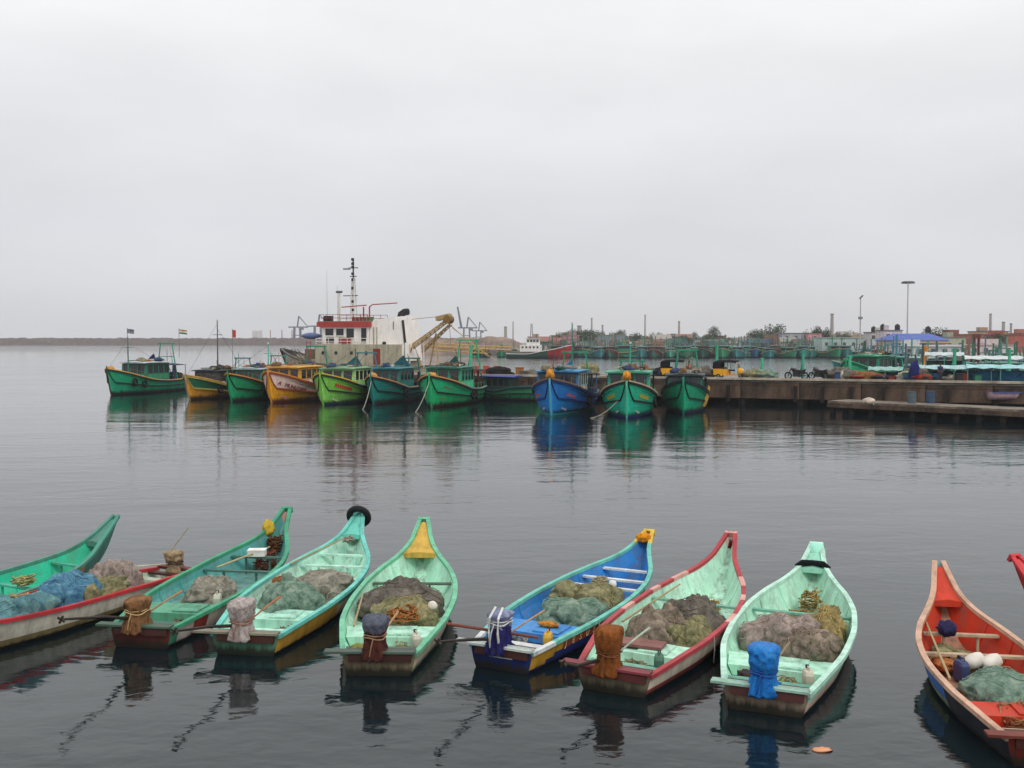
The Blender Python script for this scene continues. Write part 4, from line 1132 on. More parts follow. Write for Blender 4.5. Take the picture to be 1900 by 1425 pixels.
        nm_ = [cloth((58, 52, 50), (26, 24, 24), .95, 2), cloth((40, 70, 66), (20, 34, 34), .95, 2), cloth((86, 60, 52), (40, 28, 26), .95, 2), cloth((60, 66, 92), (26, 28, 46), .95, 2)]
        for i in range(3):
            o = lump('net_pile', (rr.uniform(.8, 1.3), rr.uniform(.5, .9), rr.uniform(.5, .9)), rr.choice(nm_), seed * 7 + i, 16, .5)
            o.parent = t; xx = rr.uniform(.06, .30) * L; o.location = (xx, rr.uniform(-.6, .9) * B * .3, H.zs(xx / L) - dz + .5)
        for i in range(3):
            xx = rr.uniform(.1, .6) * L; yy = rr.choice((-1, 1)) * hw * rr.uniform(.5, 1.0)
            MB().tube([(xx, yy, zb), (xx + rr.uniform(-1.2, 1.2), yy * rr.uniform(.4, 1), rr.uniform(3.8, 5.2))], [.05, .03], 5).build('pole', paint(rr.choice(['#3f8f78', '#6a5a48', '#4a5058', '#8a7a60']), .4), t)
        # cloth hanging beside the wheelhouse
        for sd in (1, -1):
            x_ = x0 - .9; rg = []
            for i in range(6):
                u = i / 5; rg.append([(x_ + .8 * v, sd * (hw + .3 + .06 * math.sin(v * 8 + u * 2)), hz - .35 - (hz - zb - .5) * u) for v in [k / 6 for k in range(7)]])
            q = MB().rings(rg, False, False); q.rings([[Vector(p_) - Vector((0, sd * .03, 0)) for p_ in r_] for r_ in rg], False, False)
            q.build('hanging_cloth', rr.choice(nm_), t)
    # painted marks too small to read
    if marks:
        for (col, st0, n_, tt, sz) in marks:
            for sd in (1, -1):
                for i in range(n_):
                    st = st0 - i * .018
                    pos, ex, up = H.frame(st, tt, sd)
                    nrm = ex.cross(up).normalized() * (-sd)
                    mm = MB().box((0, 0, 0), (sz * .62, sz * rr.uniform(.75, 1.0), .02))
                    o = mm.build('painted_mark', flat(col, .6), t)
                    M = Matrix((ex, up, ex.cross(up).normalized())).transposed().to_4x4(); M.translation = pos + Vector((0, sd * .015, 0)); o.matrix_local = M
    if name_text:
        body, col, st0, tt, sz, step = name_text
        for i, ch in enumerate(body):
            pos, ex, up = H.frame(st0 - i * step, tt, 1)
            text(ch, sz, flat(col, .6), t, pos, -ex, up, off=.05, extrude=.012)
    return t, H
def lin255(c):
    if isinstance(c, str): c = c.lstrip('#'); return tuple(int(c[i:i + 2], 16) for i in (0, 2, 4))
    return c

TR = {}
TR[1] = trawler(207, 733, 'dark green trawler with orange bow rail, leftmost of the moored row', '#12a877', '#18b284', rail='#dcae5c', house='#1f7d66', panel='#2c9c74', roof='#c3cdd0', mast=(.72, 6.3, '#3e7f70'), gallows=(.16, 5.6, '#2f9d7c'), seed=2, L=14.2, hs=(.30, .64), hb=2.9, post='#4a3c30', canopy='#20304a')
TR[2] = trawler(352, 742, 'trawler with dark green topsides over an orange lower hull', '#14694a', '#e09a24', rail='#dba24a', cap2='#d8d2c0', house='#4a3c38', panel='#d8b0a0', roof='#3a4048', boot='#3a2420', mast=(.52, 8.0, '#4c5258'), seed=3, B=4.0, hb=2.5, band='#b9a44a', hz=2.75, post='#b9a078')
TR[3] = trawler(430, 745, 'plain green trawler between the orange-bottomed and the orange one', '#0f9c64', '#14aa70', rail='#d98f3a', cap2='#2c3c40', house='#2c8c68', roof='#a8bcc0', mast=(.35, 5.6, '#3fae92'), seed=4, B=4.0, hb=2.75, hz=3.0)
TR[4] = trawler(504, 748, 'orange trawler with pinkish white name band on its bow', '#efd0c4', '#f2a814', rail='#e0912c', cap2='#a83a2c', house='#e3a63a', panel='#e6ddd8', frame='#e8b040', roof='#d9a23c', boot='#7a1c1c', seed=5, B=4.6, hb=3.05, band='#9a3a2c', post='#e0962c', name_text=('A MUNUSAMY', (120, 16, 34), .93, .71, .56, .0265), marks=[((230, 150, 190), .885, 3, .36, .2)], hs=(.34, .74), hz=3.25)
TR[5] = trawler(600, 752, 'lime green trawler with dark bands beside the orange one', '#80cc4c', '#8cd860', rail='#e2b83c', cap2='#c9d8b4', house='#a6dc86', panel='#a9e07c', frame='#d5f0b8', roof='#7aa880', boot='#26345a', seed=6, B=4.5, hb=2.95, band='#1d2c2c', marks=[((190, 60, 40), .90, 9, .76, .34), ((230, 240, 200), .89, 3, .35, .2)], hz=3.2, canopy='#5a6668')
TR[6] = trawler(693, 750, 'dark teal trawler with orange-edged bow', '#0f8078', '#128c80', rail='#d8925a', cap2='#b8a894', house='#1f7f78', roof='#2c7c84', boot='#3a2c3c', seed=7, B=3.7, hb=2.65, hz=3.15, gallows=(.1, 4.1, '#28706c'), marks=[((160, 60, 50), .84, 2, .75, .2)])
TR[7] = trawler(801, 756, 'bright green trawler with a mooring rope from its bow, right of the teal one', '#18ba7c', '#17c074', rail='#d9954a', cap2='#9aa89c', house='#2fae80', panel='#48cf9e', roof='#2a6f66', boot='#3a2018', seed=8, B=4.6, hb=2.9, L=14, marks=[((120, 70, 60), .90, 5, .76, .2), ((160, 90, 60), .90, 3, .42, .2)], canopy='#30363a', gallows=(.04, 6.0, '#36b07c'))
TR[9] = trawler(1023, 771, 'blue trawler with light aqua stem, facing the camera', '#1f78c8', '#1a88d6', rail='#8a6a48', cap2='#3a3f46', house='#2f6fa4', panel='#d8cfc0', frame='#b8d0c8', roof='#3a86b4', boot='#2f9fb0', post='#62c0dc', seed=9, B=4.7, hb=2.95, yaw=-13, band='#132a6a', marks=[((210, 90, 50), .88, 5, .72, .26), ((230, 230, 235), .885, 3, .36, .16)], mast=(.22, 7.4, '#3f7f70'), hs=(.38, .74), canopy='#24344a')
TR[10] = trawler(1163, 776, 'sea-green trawler with pale stem and two dark bands, right of the blue one', '#1ab68c', '#1cc4a0', rail='#c8a88a', cap2='#c8b8a0', house='#2f9f86', panel='#3a9f90', frame='#7fc4b4', roof='#48a084', boot='#20306c', post='#63d0ac', seed=10, B=4.5, hb=2.9, mast=(.42, 5.7, '#3fae92'), yaw=-8.5, band='#10181c', marks=[((190, 170, 50), .89, 6, .74, .3), ((235, 235, 220), .885, 3, .35, .16)], hs=(.36, .72))
TR[11] = trawler(1268, 768, 'green trawler with a yellow tarpaulin on its side, last of the row', '#0f9e76', '#12b084', rail='#28303c', cap2='#20283a', house='#2a6a5c', roof='#283840', boot='#2a1f50', seed=11, B=4.0, hb=2.75, yaw=-11, hz=2.95, band='#0f2a2c', marks=[((70, 60, 60), .87, 4, .62, .2)], canopy='#2c3040')

place_late = []
# bow ornaments: orange bundles on the bows
for k, nm in ((9, 'blue'), (10, 'sea-green')):
    t, H = TR[k]
    o = lump('bow_garland', (.32, .4, .42), cloth((230, 160, 50), (170, 90, 40), .9, 6), k)
    o.location = Vector(t.location) + Matrix.Rotation(t.rotation_euler[2], 3, 'Z') @ Vector((H.L * .985, 0, H.zs(1) + .32))
    tag(o, 'orange garland heaped on the bow of the %s trawler' % nm, 'garland')
for k, nm in ((7, 'bright green'), (1, 'leftmost dark green'), (6, 'dark teal')):
    t, H = TR[k]
    o = lump('bow_bundle', (.45, .4, .3), cloth((214, 160, 80), (150, 100, 60), .9, 5), k)
    o.location = Vector(t.location) + Matrix.Rotation(t.rotation_euler[2], 3, 'Z') @ Vector((H.L * .955, 0, H.zs(.95) + .12))
    tag(o, 'ochre cloth bundle on the bow of the %s trawler' % nm, 'bundle')
def tlocal(k, x, y, z):
    t, H = TR[k]; return Vector(t.location) + Matrix.Rotation(t.rotation_euler[2], 3, 'Z') @ Vector((x, y, z))
# folded triangular canvas on wheelhouse roofs
def tent(k, col, label, x=.5, sz=1.3, hgt=1.2):
    t, H = TR[k]; rings = []
    for i in range(7):
        u = i / 6; w_ = sz * (1 - u) * .75 + .05
        rings.append([(-.15 * u + dx_ * (1 - .7 * u) + .07 * noise.noise(Vector((u * 3, dx_ * 5, k))), yy * w_ + .35 * u, hgt * u) for yy, dx_ in ((-1, -.25), (0, -.35), (1, -.25), (1, .25), (0, .4), (-1, .25))])
    o = MB().rings(rings).build('folded_canvas', cloth(col, tuple(int(v * .55) for v in col), .85, 3)); o.location = tlocal(k, x * H.L, .1, 3.24); o.rotation_euler = (0, 0, t.rotation_euler[2] + .25)
    tag(o, label, 'canvas', 'folded canvases on the wheelhouse roofs')
tent(5, (24, 92, 98), 'teal folded canvas on the roof of the lime green trawler', .42)
tent(6, (28, 84, 98), 'blue-teal folded canvas on the roof of the dark teal trawler', .40)
tent(7, (30, 78, 70), 'dark green folded canvas on the roof of the bright green trawler', .50, 1.2, 1.25)
tent(9, (40, 116, 150), 'light blue folded canvas on the roof of the blue trawler', .46, .9, 1.0)
tent(1, (22, 44, 78), 'navy folded canvas on the roof of the leftmost trawler', .42, .9, 1.15)
# yellow tarpaulin on T11
t, H = TR[11]
rings = []
for i in range(10):
    u = i / 9; st = .60 + .0 * u
    rings.append([tuple(H.pt(.60 + .10 * v, .98 - .50 * u, 1, .12 + .05 * math.sin(v * 9 + u * 3)) + Vector((0, 0, .5 * (1 - u) ** 2))) for v in [k / 8 for k in range(9)]])
mbx = MB().rings(rings, False, False); mbx.rings([[Vector(p) - Vector((0, .04, 0)) for p in r] for r in rings], False, False)
o = mbx.build('yellow_tarpaulin', cloth((238, 190, 90), (190, 130, 40), .8, 2.5), None, True); o.location = t.location; o.rotation_euler = t.rotation_euler
tag(o, 'yellow tarpaulin hung over the side of the last green trawler', 'tarpaulin')
# tyres on trawler sides
ty = MB().torus((0, 0, 0), .34, .13, 'y', 18, 8).mesh('tyre_fender', flat((20, 20, 22), .85), True)
for k, st, lab in ((1, .80, 'black tyre fender on the leftmost trawler, nearest its bow'), (1, .70, 'black tyre fender amidships on the leftmost trawler'), (7, .52, 'black tyre fender amidships on the bright green trawler'), (7, .44, 'black tyre fender toward the stern of the bright green trawler'), (2, .72, 'black tyre fender on the orange-bottomed trawler'), (3, .70, 'black tyre fender on the plain green trawler'), (6, .62, 'black tyre fender on the dark teal trawler'), (9, .58, 'black tyre fender on the blue trawler'), (10, .66, 'black tyre fender on the sea-green trawler')):
    t, H = TR[k]; o = link('tyre_fender', ty); p = H.pt(st, .72, 1, .14); o.location = tlocal(k, *p); o.rotation_euler = (.15, 0, t.rotation_euler[2])
    tag(o, lab, 'tyre', 'tyre fenders on the trawlers')
# mooring ropes running to the water
for k, px, py, lab in ((7, 770, 766, 'mooring rope from the bright green bow into the water'), (10, 1086, 777, 'mooring rope from the sea-green bow into the water'), (6, 672, 762, 'mooring rope from the dark teal bow into the water')):
    t, H = TR[k]; a = tlocal(k, H.L * .985, 0, H.zs(1) - .35 if k != 10 else 1.1)
    if k == 10: a = tlocal(k, H.L * .93, -H.w(.93) * .8, 1.3)
    o = MB().tube(rope_pts(a, W(px, py, -.05), .35), .035, 5).build('mooring_rope', flat((160, 158, 140), .9)); tag(o, lab, 'rope', 'mooring ropes of the trawlers')
# flags
def flag(name, px, py, Y, h, cols, label, w=.75, hgt=.5, pc=(120, 120, 116)):
    top = D(px, py, Y)
    f = thing(name, label, 'flag', (top.x, top.y, top.z - h))
    MB().tube([(0, 0, 0), (0, 0, h + .1)], .03, 6).build('pole', flat(pc, .6), f)
    n = len(cols)
    for j, c in enumerate(cols):
        rg = []
        for i in range(9):
            x = w * i / 8
            rg.append([(.03 + x, .10 * math.sin(x * 7), h - hgt * (j + k) / n - .12 * x) for k in (0, 1)])
        m_ = MB().rings(rg, False, False); m_.rings([[Vector(p) + Vector((0, .008, 0)) for p in r] for r in rg], False, False)
        m_.build('stripe', flat(c, .8), f)
    return f
flag('small_flag', 236, 610, 113, 3.0, [(110, 116, 128), (140, 146, 150)], 'small grey flag on the foremast of the leftmost trawler')
flag('small_flag', 332, 611, 118, 3.2, [(196, 140, 90), (220, 220, 210), (60, 110, 80)], 'small tricolour flag above the stern frame of the leftmost trawler', w=.9)
flag('small_flag', 431, 612, 108, 5.0, [(200, 60, 56)], 'narrow red flag on a pole behind the green trawlers', w=.32, hgt=.8)

# T8: small green boat lying along the pier
loc8 = Vector((2.9, pier_y(2.9) - 2.3, 0)); rz8 = math.atan2(-pdir.y, -pdir.x)
TR[8] = trawler(0, 0, 'small green boat lying along the pier wall between two trawlers', '#2f8f5c', '#2a8a60', rail='#34606a', house='#244038', roof='#2c3c8c', boot='#161c1c', seed=12, L=8.5, B=2.6, hb=1.9, root=loc8, rz=rz8, hz=2.25, clutter=False, group='trawlers moored stern-on to the pier', band='#15302c')

# ------------------------------------------------------------------ the tug
tug_dir = Vector((-pdir.x, -pdir.y, 0)); tug_rz = math.atan2(tug_dir.y, tug_dir.x)
Yt = 118.6; Xt = px_x(802, Yt)
tug = thing('tugboat', 'grey and white tugboat with tall mast and red bridge band behind the pier', 'tugboat', (Xt, Yt, 0), tug_rz)
TL, TB = 20.8, 6.2
tw = pchip([0, .2, .6, .8, .92, 1], [2.8, 3.1, 3.1, 2.5, 1.4, .12])
tzs = pchip([0, .4, .65, .82, 1], [2.9, 2.9, 3.2, 3.8, 4.95])
tzk = pchip([0, .8, .9, .95, 1], [-1.5, -1.5, -.8, 1.0, 4.4])
TH = Hull(TL, tw, tzs, tzk, pchip([0, .6, 1], [.2, .25, .7]))
hull_m = paint('#b8b09a', .55, scale=.5); white_m = paint('#f6f0ea', .2, scale=.6); grey_m = paint('#b4ad96', .5, scale=.5); red_m = paint('#b8403a', .4)
TH.shell(26, lambda st: [0, .35, .55, .8, 1], lambda st, row, sd: (1 if st > .93 and row == 3 else 0)).build('hull', [hull_m, paint('#4a4844', .4)], tug, True)
for sd in (1, -1):
    MB().sweep([TH.pt(st, 1, sd, .02) for st in TH.stations(24)], .12, .09).build('cap_rail', paint('#5a5852', .4), tug)
    MB().sweep([TH.pt(st, .72, sd, .08) for st in TH.stations(24)], .12, .12).build('rub_rail', flat((46, 42, 40), .8), tug)
vs, fs = [], []
for st in TH.stations(20): vs += [(st * TL, tw(st) - .1, tzs(st) - .5), (st * TL, -tw(st) + .1, tzs(st) - .5)]
for i in range(20): fs.append((2 * i, 2 * i + 1, 2 * i + 3, 2 * i + 2))
MB().add(vs, fs).build('deck', paint('#7c6a5a', .6), tug)
dh = MB().box((8.6, 0, 4.05), (11.4, 5.0, 2.9)).build('deckhouse', grey_m, tug)
for x in (13.2, 11.4, 9.3, 7.3): MB().tube([(x, 2.45, 4.5), (x, 2.56, 4.5)], .2, 12).build('porthole', glass(), dh)
MB().box((5.9, 2.53, 4.1), (.9, .06, 1.8)).build('door', paint('#8a2f2c', .3), dh)
wh = MB()
wh.add([(7.2, 2.1, 5.5), (13.4, 2.1, 5.5), (13.4, -2.1, 5.5), (7.2, -2.1, 5.5), (7.2, 2.1, 7.55), (13.7, 2.1, 7.55), (13.7, -2.1, 7.55), (7.2, -2.1, 7.55)], [(3, 2, 1, 0), (0, 1, 5, 4), (1, 2, 6, 5), (2, 3, 7, 6), (3, 0, 4, 7), (4, 5, 6, 7)])
wh = wh.build('bridge', white_m, tug)
for (a, b, z0, z1) in ((12.0, 13.1, 6.55, 7.35), (10.6, 11.6, 6.55, 7.35), (9.2, 10.2, 6.3, 7.35), (7.5, 8.2, 5.75, 7.4), (11.9, 13.0, 5.7, 6.3)):
    MB().box(((a + b) / 2, 2.112, (z0 + z1) / 2), (b - a, .024, z1 - z0)).build('window', glass(), wh)
    MB().box(((a + b) / 2, 2.15, z0 - .05), (b - a + .15, .1, .07)).build('window_sill', white_m, wh)
for y in (-1.4, -.47, .47, 1.4): MB().box((13.6, y, 6.95), (.06, .75, .8), ry=.15).build('window', glass(), wh)
MB().box((8.75, 2.12, 6.4), (.75, .05, 1.8)).build('door', white_m, wh)
MB().box((10.3, 2.35, 5.95), (1.6, .05, .7)).build('red_banner', paint('#a8463e', .3), wh)
MB().box((10.5, 0, 7.85), (7.2, 4.9, .58)).build('bridge_roof', red_m, tug)
MB().box((10.5, 0, 8.19), (7.0, 4.7, .08)).build('roof_deck', paint('#8a8478', .4), tug)
# roof railing
for sd in (1, -1):
    rl = MB()
    for z in (8.6, 9.0): rl.tube([(7.2, sd * 2.3, z), (13.8, sd * 2.3, z)], .03, 5)
    rl = rl.build('railing', paint('#8a3434', .3), tug)
    for i in range(8): MB().tube([(7.2 + 6.6 * i / 7, sd * 2.3, 8.2), (7.2 + 6.6 * i / 7, sd * 2.3, 9.0)], .03, 5).build('stanchion', paint('#8a3434', .3), rl)
# bridge-deck railing
for sd in (1,):
    rl = MB()
    for z in (5.85, 6.2): rl.tube([(7.3, sd * 2.45, z), (14.2, sd * 2.45, z)], .03, 5)
    rl = rl.build('railing', white_m, tug)
    for i in range(9): MB().tube([(7.3 + 6.9 * i / 8, sd * 2.45, 5.5), (7.3 + 6.9 * i / 8, sd * 2.45, 6.2)], .03, 5).build('stanchion', white_m, rl)
# funnel block
fb = MB()
fb.add([(2.3, 2.0, 3.6), (7.15, 2.0, 3.6), (7.15, -2.0, 3.6), (2.3, -2.0, 3.6), (2.9, 1.9, 8.75), (7.15, 1.9, 8.3), (7.15, -1.9, 8.3), (2.9, -1.9, 8.75)], [(3, 2, 1, 0), (0, 1, 5, 4), (1, 2, 6, 5), (2, 3, 7, 6), (3, 0, 4, 7), (4, 5, 6, 7)])
fb = fb.build('funnel_casing', white_m, tug)
MB().tube([(5.2, 1.94, 5.6), (5.2, 2.06, 5.6)], .24, 14).build('porthole', glass(), fb)
MB().box((2.62, 1.98, 7.0), (.28, .1, 2.6), ry=.11).build('vent_strip', flat((50, 46, 44), .6), fb)
for x in (6.2, 6.6): MB().box((x, 1.99, 6.2), (.12, .06, 2.6)).build('vent_pipe', grey_m, fb)
MB().box((4.0, 1.97, 7.7), (.08, .06, .9)).build('lettering', flat((120, 110, 104), .6), fb)
ex = MB().tube([(3.9, .4, 8.6), (3.8, .4, 9.0), (3.4, .4, 9.25), (2.9, .4, 9.3)], [.4, .4, .42, .4], 10).build('exhaust', flat((34, 30, 28), .7), fb)
MB().tube([(4.6, -.6, 8.6), (4.5, -.6, 9.1), (4.1, -.6, 9.3)], .3, 10).build('exhaust', flat((34, 30, 28), .7), fb)
# mast
mk = flat((70, 60, 58), .6); mw = paint('#d8d2cc', .3)
mast = MB()
for y in (-.28, .28):
    for x in (10.2, 10.8): mast.tube([(x, y, 8.2), (10.5 + (x - 10.5) * .45, y * .45, 13.4)], .06, 5)
for i in range(9):
    z = 8.6 + i * .55; f_ = 1 - .55 * (z - 8.2) / 5.2
    mast.tube([(10.5 - .3 * f_, .28 * f_, z), (10.5 + .3 * f_, .28 * f_, z + .3)], .035, 4)
    mast.tube([(10.5 + .3 * f_, .28 * f_, z), (10.5 + .3 * f_, -.28 * f_, z + .3)], .035, 4)
mast = mast.build('mast', mw, tug)
MB().tube([(10.5, 0, 13.2), (10.5, 0, 15.7)], .09, 6).build('topmast', mk, mast)
for z, w_ in ((14.6, 1.3), (13.6, .9), (11.3, 2.0)): MB().box((10.5 + (.4 if z < 12 else 0), 0, z), (w_, .1, .1)).build('yard', mk, mast)
for z in (15.6, 15.1, 14.7, 13.9, 13.2, 12.2, 10.6, 9.6): MB().box((10.5, .12, z), (.26, .26, .3)).build('mast_lamp', flat((40, 38, 38), .5), mast)
MB().box((11.4, 0, 14.5), (.9, .25, .18)).build('radar', flat((150, 150, 148), .5), mast)
sp = MB().tube([(12.1, .6, 8.2), (12.1, .6, 11.6)], [.16, .12], 8).build('signal_post', paint('#e0d8c8', .3), tug)
MB().tube([(12.5, .6, 11.75), (11.7, .6, 11.75)], .14, 8).build('searchlight', flat((90, 96, 100), .4), sp)
MB().tube([(14.0, .3, 8.2), (14.0, .3, 14.4)], [.03, .012], 5).build('whip_aerial', flat((130, 130, 130), .5), tug)
MB().tube([(13.2, -.8, 8.2), (13.2, -.8, 12.6)], [.03, .012], 5).build('whip_aerial', flat((130, 130, 130), .5), tug)
for x in (8.4, 7.6): MB().tube([(x, 1.2, 8.2), (x, 1.2, 9.9)], .09, 6).build('davit_post', red_m, tug)
MB().tube([(11.4, 1.2, 9.9), (8.0, 1.2, 10.1)], .07, 6).build('davit_arm', red_m, tug)
MB().tube([(7.6, 1.2, 9.9), (7.2, 1.2, 10.15), (3.9, 1.2, 10.3)], .07, 6).build('davit_arm', red_m, tug)
MB().box((13.0, 1.6, 8.55), (1.1, .5, .65)).build('locker', flat((36, 34, 34), .6), tug)
for i in range(6): MB().box((9.4 - i * .5, 1.8, 8.45), (.3, .3, .5)).build('roof_fitting', flat((150 - 14 * i, 60 + 10 * i, 56), .6), tug)
# ladder, lifeboat and fore gear
ld_ = MB()
for y in (2.55, ): 
    for x in (14.9, 15.5): ld_.tube([(x, y, 2.2), (x, y, 5.9)], .05, 5)
    for i in range(9): ld_.tube([(14.9, y, 2.5 + i * .4), (15.5, y, 2.5 + i * .4)], .035, 4)
ld_.build('ladder', paint('#a04038', .4), tug)
MB().tube([(13.0, 2.7, 5.3), (11.9, 2.7, 3.2)], .05, 5).build('gangway', paint('#3f8f7c', .3), tug)
lb_ = []
for i in range(9):
    u = i / 8; q = math.sin(math.pi * min(max(u, .04), .96)) ** .5
    lb_.append([(14.6 + 2.6 * u, .9 + .55 * q * math.cos(a), 6.5 + .42 * q * math.sin(a)) for a in [2 * math.pi * k / 10 for k in range(10)]])
MB().rings(lb_).build('liferaft', paint('#5c6c98', .3), tug, True)
MB().box((15.9, 0, 4.3), (1.6, 2.2, 1.2)).build('winch', flat((120, 100, 80), .7), tug)
for i in range(3): MB().tube([(15.2 + i * .5, 2.2, 3.2), (17.6 + i * .4, 1.4, 4.9)], .05, 5).build('bow_stay', flat((90, 80, 74), .7), tug)
MB().torus((16.9, 2.0, 3.3), .4, .17, 'y', 16, 8).build('tyre_fender', flat((20, 20, 20), .85), tug, True)
# yellow boom at the stern
yel = paint('#b79a66', .5)
bm_ = MB()
A, Bp = Vector((2.2, .8, 5.0)), Vector((-2.6, .8, 8.3))
for dy, dz_ in ((-.35, 0), (.35, 0), (0, .5)): bm_.tube([A + Vector((0, dy, dz_)), Bp + Vector((0, dy, dz_ * .5))], .075, 6)
for i in range(9):
    p = A.lerp(Bp, i / 9); q = A.lerp(Bp, (i + 1) / 9)
    bm_.tube([p + Vector((0, -.35, 0)), q + Vector((0, .35, 0))], .05, 4); bm_.tube([p + Vector((0, .35, 0)), q + Vector((0, 0, .4))], .05, 4)
for off in (-1.5,):
    for dy, dz_ in ((-.3, 0), (.3, 0), (0, .45)): bm_.tube([A + Vector((-.6, dy + off, dz_ - .4)), Bp + Vector((.5, dy + off, dz_ * .5 - .5))], .07, 5)
    for i in range(8):
        p = (A + Vector((-.6, off, -.4))).lerp(Bp + Vector((.5, off, -.5)), i / 8); q = (A + Vector((-.6, off, -.4))).lerp(Bp + Vector((.5, off, -.5)), (i + 1) / 8)
        bm_.tube([p + Vector((0, -.3, 0)), q + Vector((0, .3, 0))], .05, 4); bm_.tube([p, q + Vector((0, 0, .4))], .05, 4)
bm_.tube([(.6, -.6, 3.0), (-.4, -.2, 6.8), (-1.2, .8, 3.0)], .1, 5)
for k in range(3): bm_.tube([(-2.4, .8 - .6 * k, 8.0 - .3 * k), (-6.5 - k, .8, 4.6 - .5 * k)], .035, 4)
bm_ = bm_.build('boom', yel, tug)
MB().tube([(-2.5, .3, 8.35), (-2.5, 1.3, 8.35)], .5, 14).build('sheave', paint('#8a6a3c', .5), bm_)
MB().box((-1.9, .8, 8.6), (1.7, .9, .5), ry=.2).build('boom_head', yel, bm_)
MB().tube([(3.2, .8, 3.0), (2.0, .8, 5.6), (1.0, .8, 3.0)], .16, 6).build('boom_stand', yel, tug)
MB().tube([(2.2, .8, 8.4), (-2.4, .8, 8.8)], .03, 4).build('cable', flat((140, 120, 80), .7), bm_)
MB().tube([(-2.6, .8, 8.0), (-2.9, .8, 4.0)], .03, 4).build('cable', flat((140, 120, 80), .7), bm_)
for x in (1.6, -.2): MB().tube([(x, 2.5, 2.9), (x, 2.5, 5.6)], .07, 6).build('stern_post', paint('#d8d0c8', .3), tug)

# ------------------------------------------------------------------ things standing on the pier
def on_pier(px, off=1.5):
    """point on the pier deck seen at column px, off metres behind its edge"""
    k = (px - CX) / F; c = 104.8 + off * (pn.y + .415 * pn.x)
    Y = c / (1 + .415 * k); return Vector((k * Y, Y, PZ - .03))
def rickshaw(px, label, rz, seed):
    t = thing('auto_rickshaw', label, 'rickshaw', on_pier(px, 2.0), rz, 'auto rickshaws parked on the pier')
    yl, bk = paint('#e0a01c', .25), cloth((26, 26, 34), (14, 14, 18), .7, 4)
    b_ = MB()   # rear tub
    b_.add([(-1.3, -.62, .3), (.1, -.66, .3), (.1, .66, .3), (-1.3, .62, .3), (-1.38, -.6, .98), (.05, -.64, .85), (.05, .64, .85), (-1.38, .6, .98)], [(3, 2, 1, 0), (0, 1, 5, 4), (1, 2, 6, 5), (2, 3, 7, 6), (3, 0, 4, 7), (4, 5, 6, 7)])
    b_.box((.45, 0, .32), (1.1, 1.1, .08)); b_.build('body', yl, t)
    c_ = MB(); c_.rings([[(x, y * w_, z) for y, z in ((-1, .3), (-1, z1 * .8), (-.7, z1), (.7, z1), (1, z1 * .8), (1, .3))] for x, w_, z1 in ((.95, .5, 1.0), (1.25, .36, .95), (1.42, .18, .75))]); c_.build('front_cowl', yl, t, True)
    rings = []
    for x, zt in ((-1.42, 1.25), (-1.3, 1.62), (-.9, 1.76), (.2, 1.80), (.85, 1.74)):
        rings.append([(x, -.66, zt - .25), (x, -.55, zt - .05), (x, 0, zt), (x, .55, zt - .05), (x, .66, zt - .25), (x, .62, zt - .29), (x, 0, zt - .06), (x, -.62, zt - .29)])
    MB().rings(rings).build('canopy', bk, t)
    MB().box((-1.36, 0, 1.2), (.05, 1.22, .5)).build('rear_curtain', bk, t)
    for sd in (1, -1):
        MB().box((-.95, sd * .62, 1.22), (.8, .03, .6)).build('side_curtain', bk, t)
        MB().tube([(.05, sd * .63, .85), (.05, sd * .63, 1.55)], .025, 5).build('pillar', bk, t)
        MB().tube([(1.02, sd * .46, .95), (.82, sd * .55, 1.6)], .025, 5).build('pillar', yl, t)
        w_ = MB().torus((-.85, sd * .6, .22), .15, .07, 'y', 16, 6).build('wheel', flat((22, 22, 22), .8), t, True)
    MB().torus((1.15, 0, .22), .15, .07, 'y', 16, 6).build('wheel', flat((22, 22, 22), .8), t, True)
    wsn = MB().add([(1.04, -.44, .97), (1.04, .44, .97), (.86, .5, 1.56), (.86, -.5, 1.56)], [(0, 1, 2, 3)]).build('windscreen', glass(), t)
    MB().box((-.55, 0, .95), (.5, 1.1, .2)).build('rear_seat', flat((60, 30, 28), .7), t)
    MB().box((.35, 0, .75), (.4, .6, .14)).build('driver_seat', flat((30, 28, 28), .7), t)
    MB().tube([(.85, -.32, 1.02), (.85, .32, 1.02)], .025, 5).build('handlebar', flat((40, 40, 40), .5), t)
    MB().tube([(1.36, 0, .8), (1.46, 0, .8)], .1, 10).build('headlight', flat((220, 220, 210), .2), t)
    return t
rickshaw(1253, 'yellow auto rickshaw with black hood, nearer the trawlers', pier_rz + .15, 1)
rickshaw(1352, 'yellow auto rickshaw with black hood, standing alone right of the green posts', pier_rz - .05, 2)

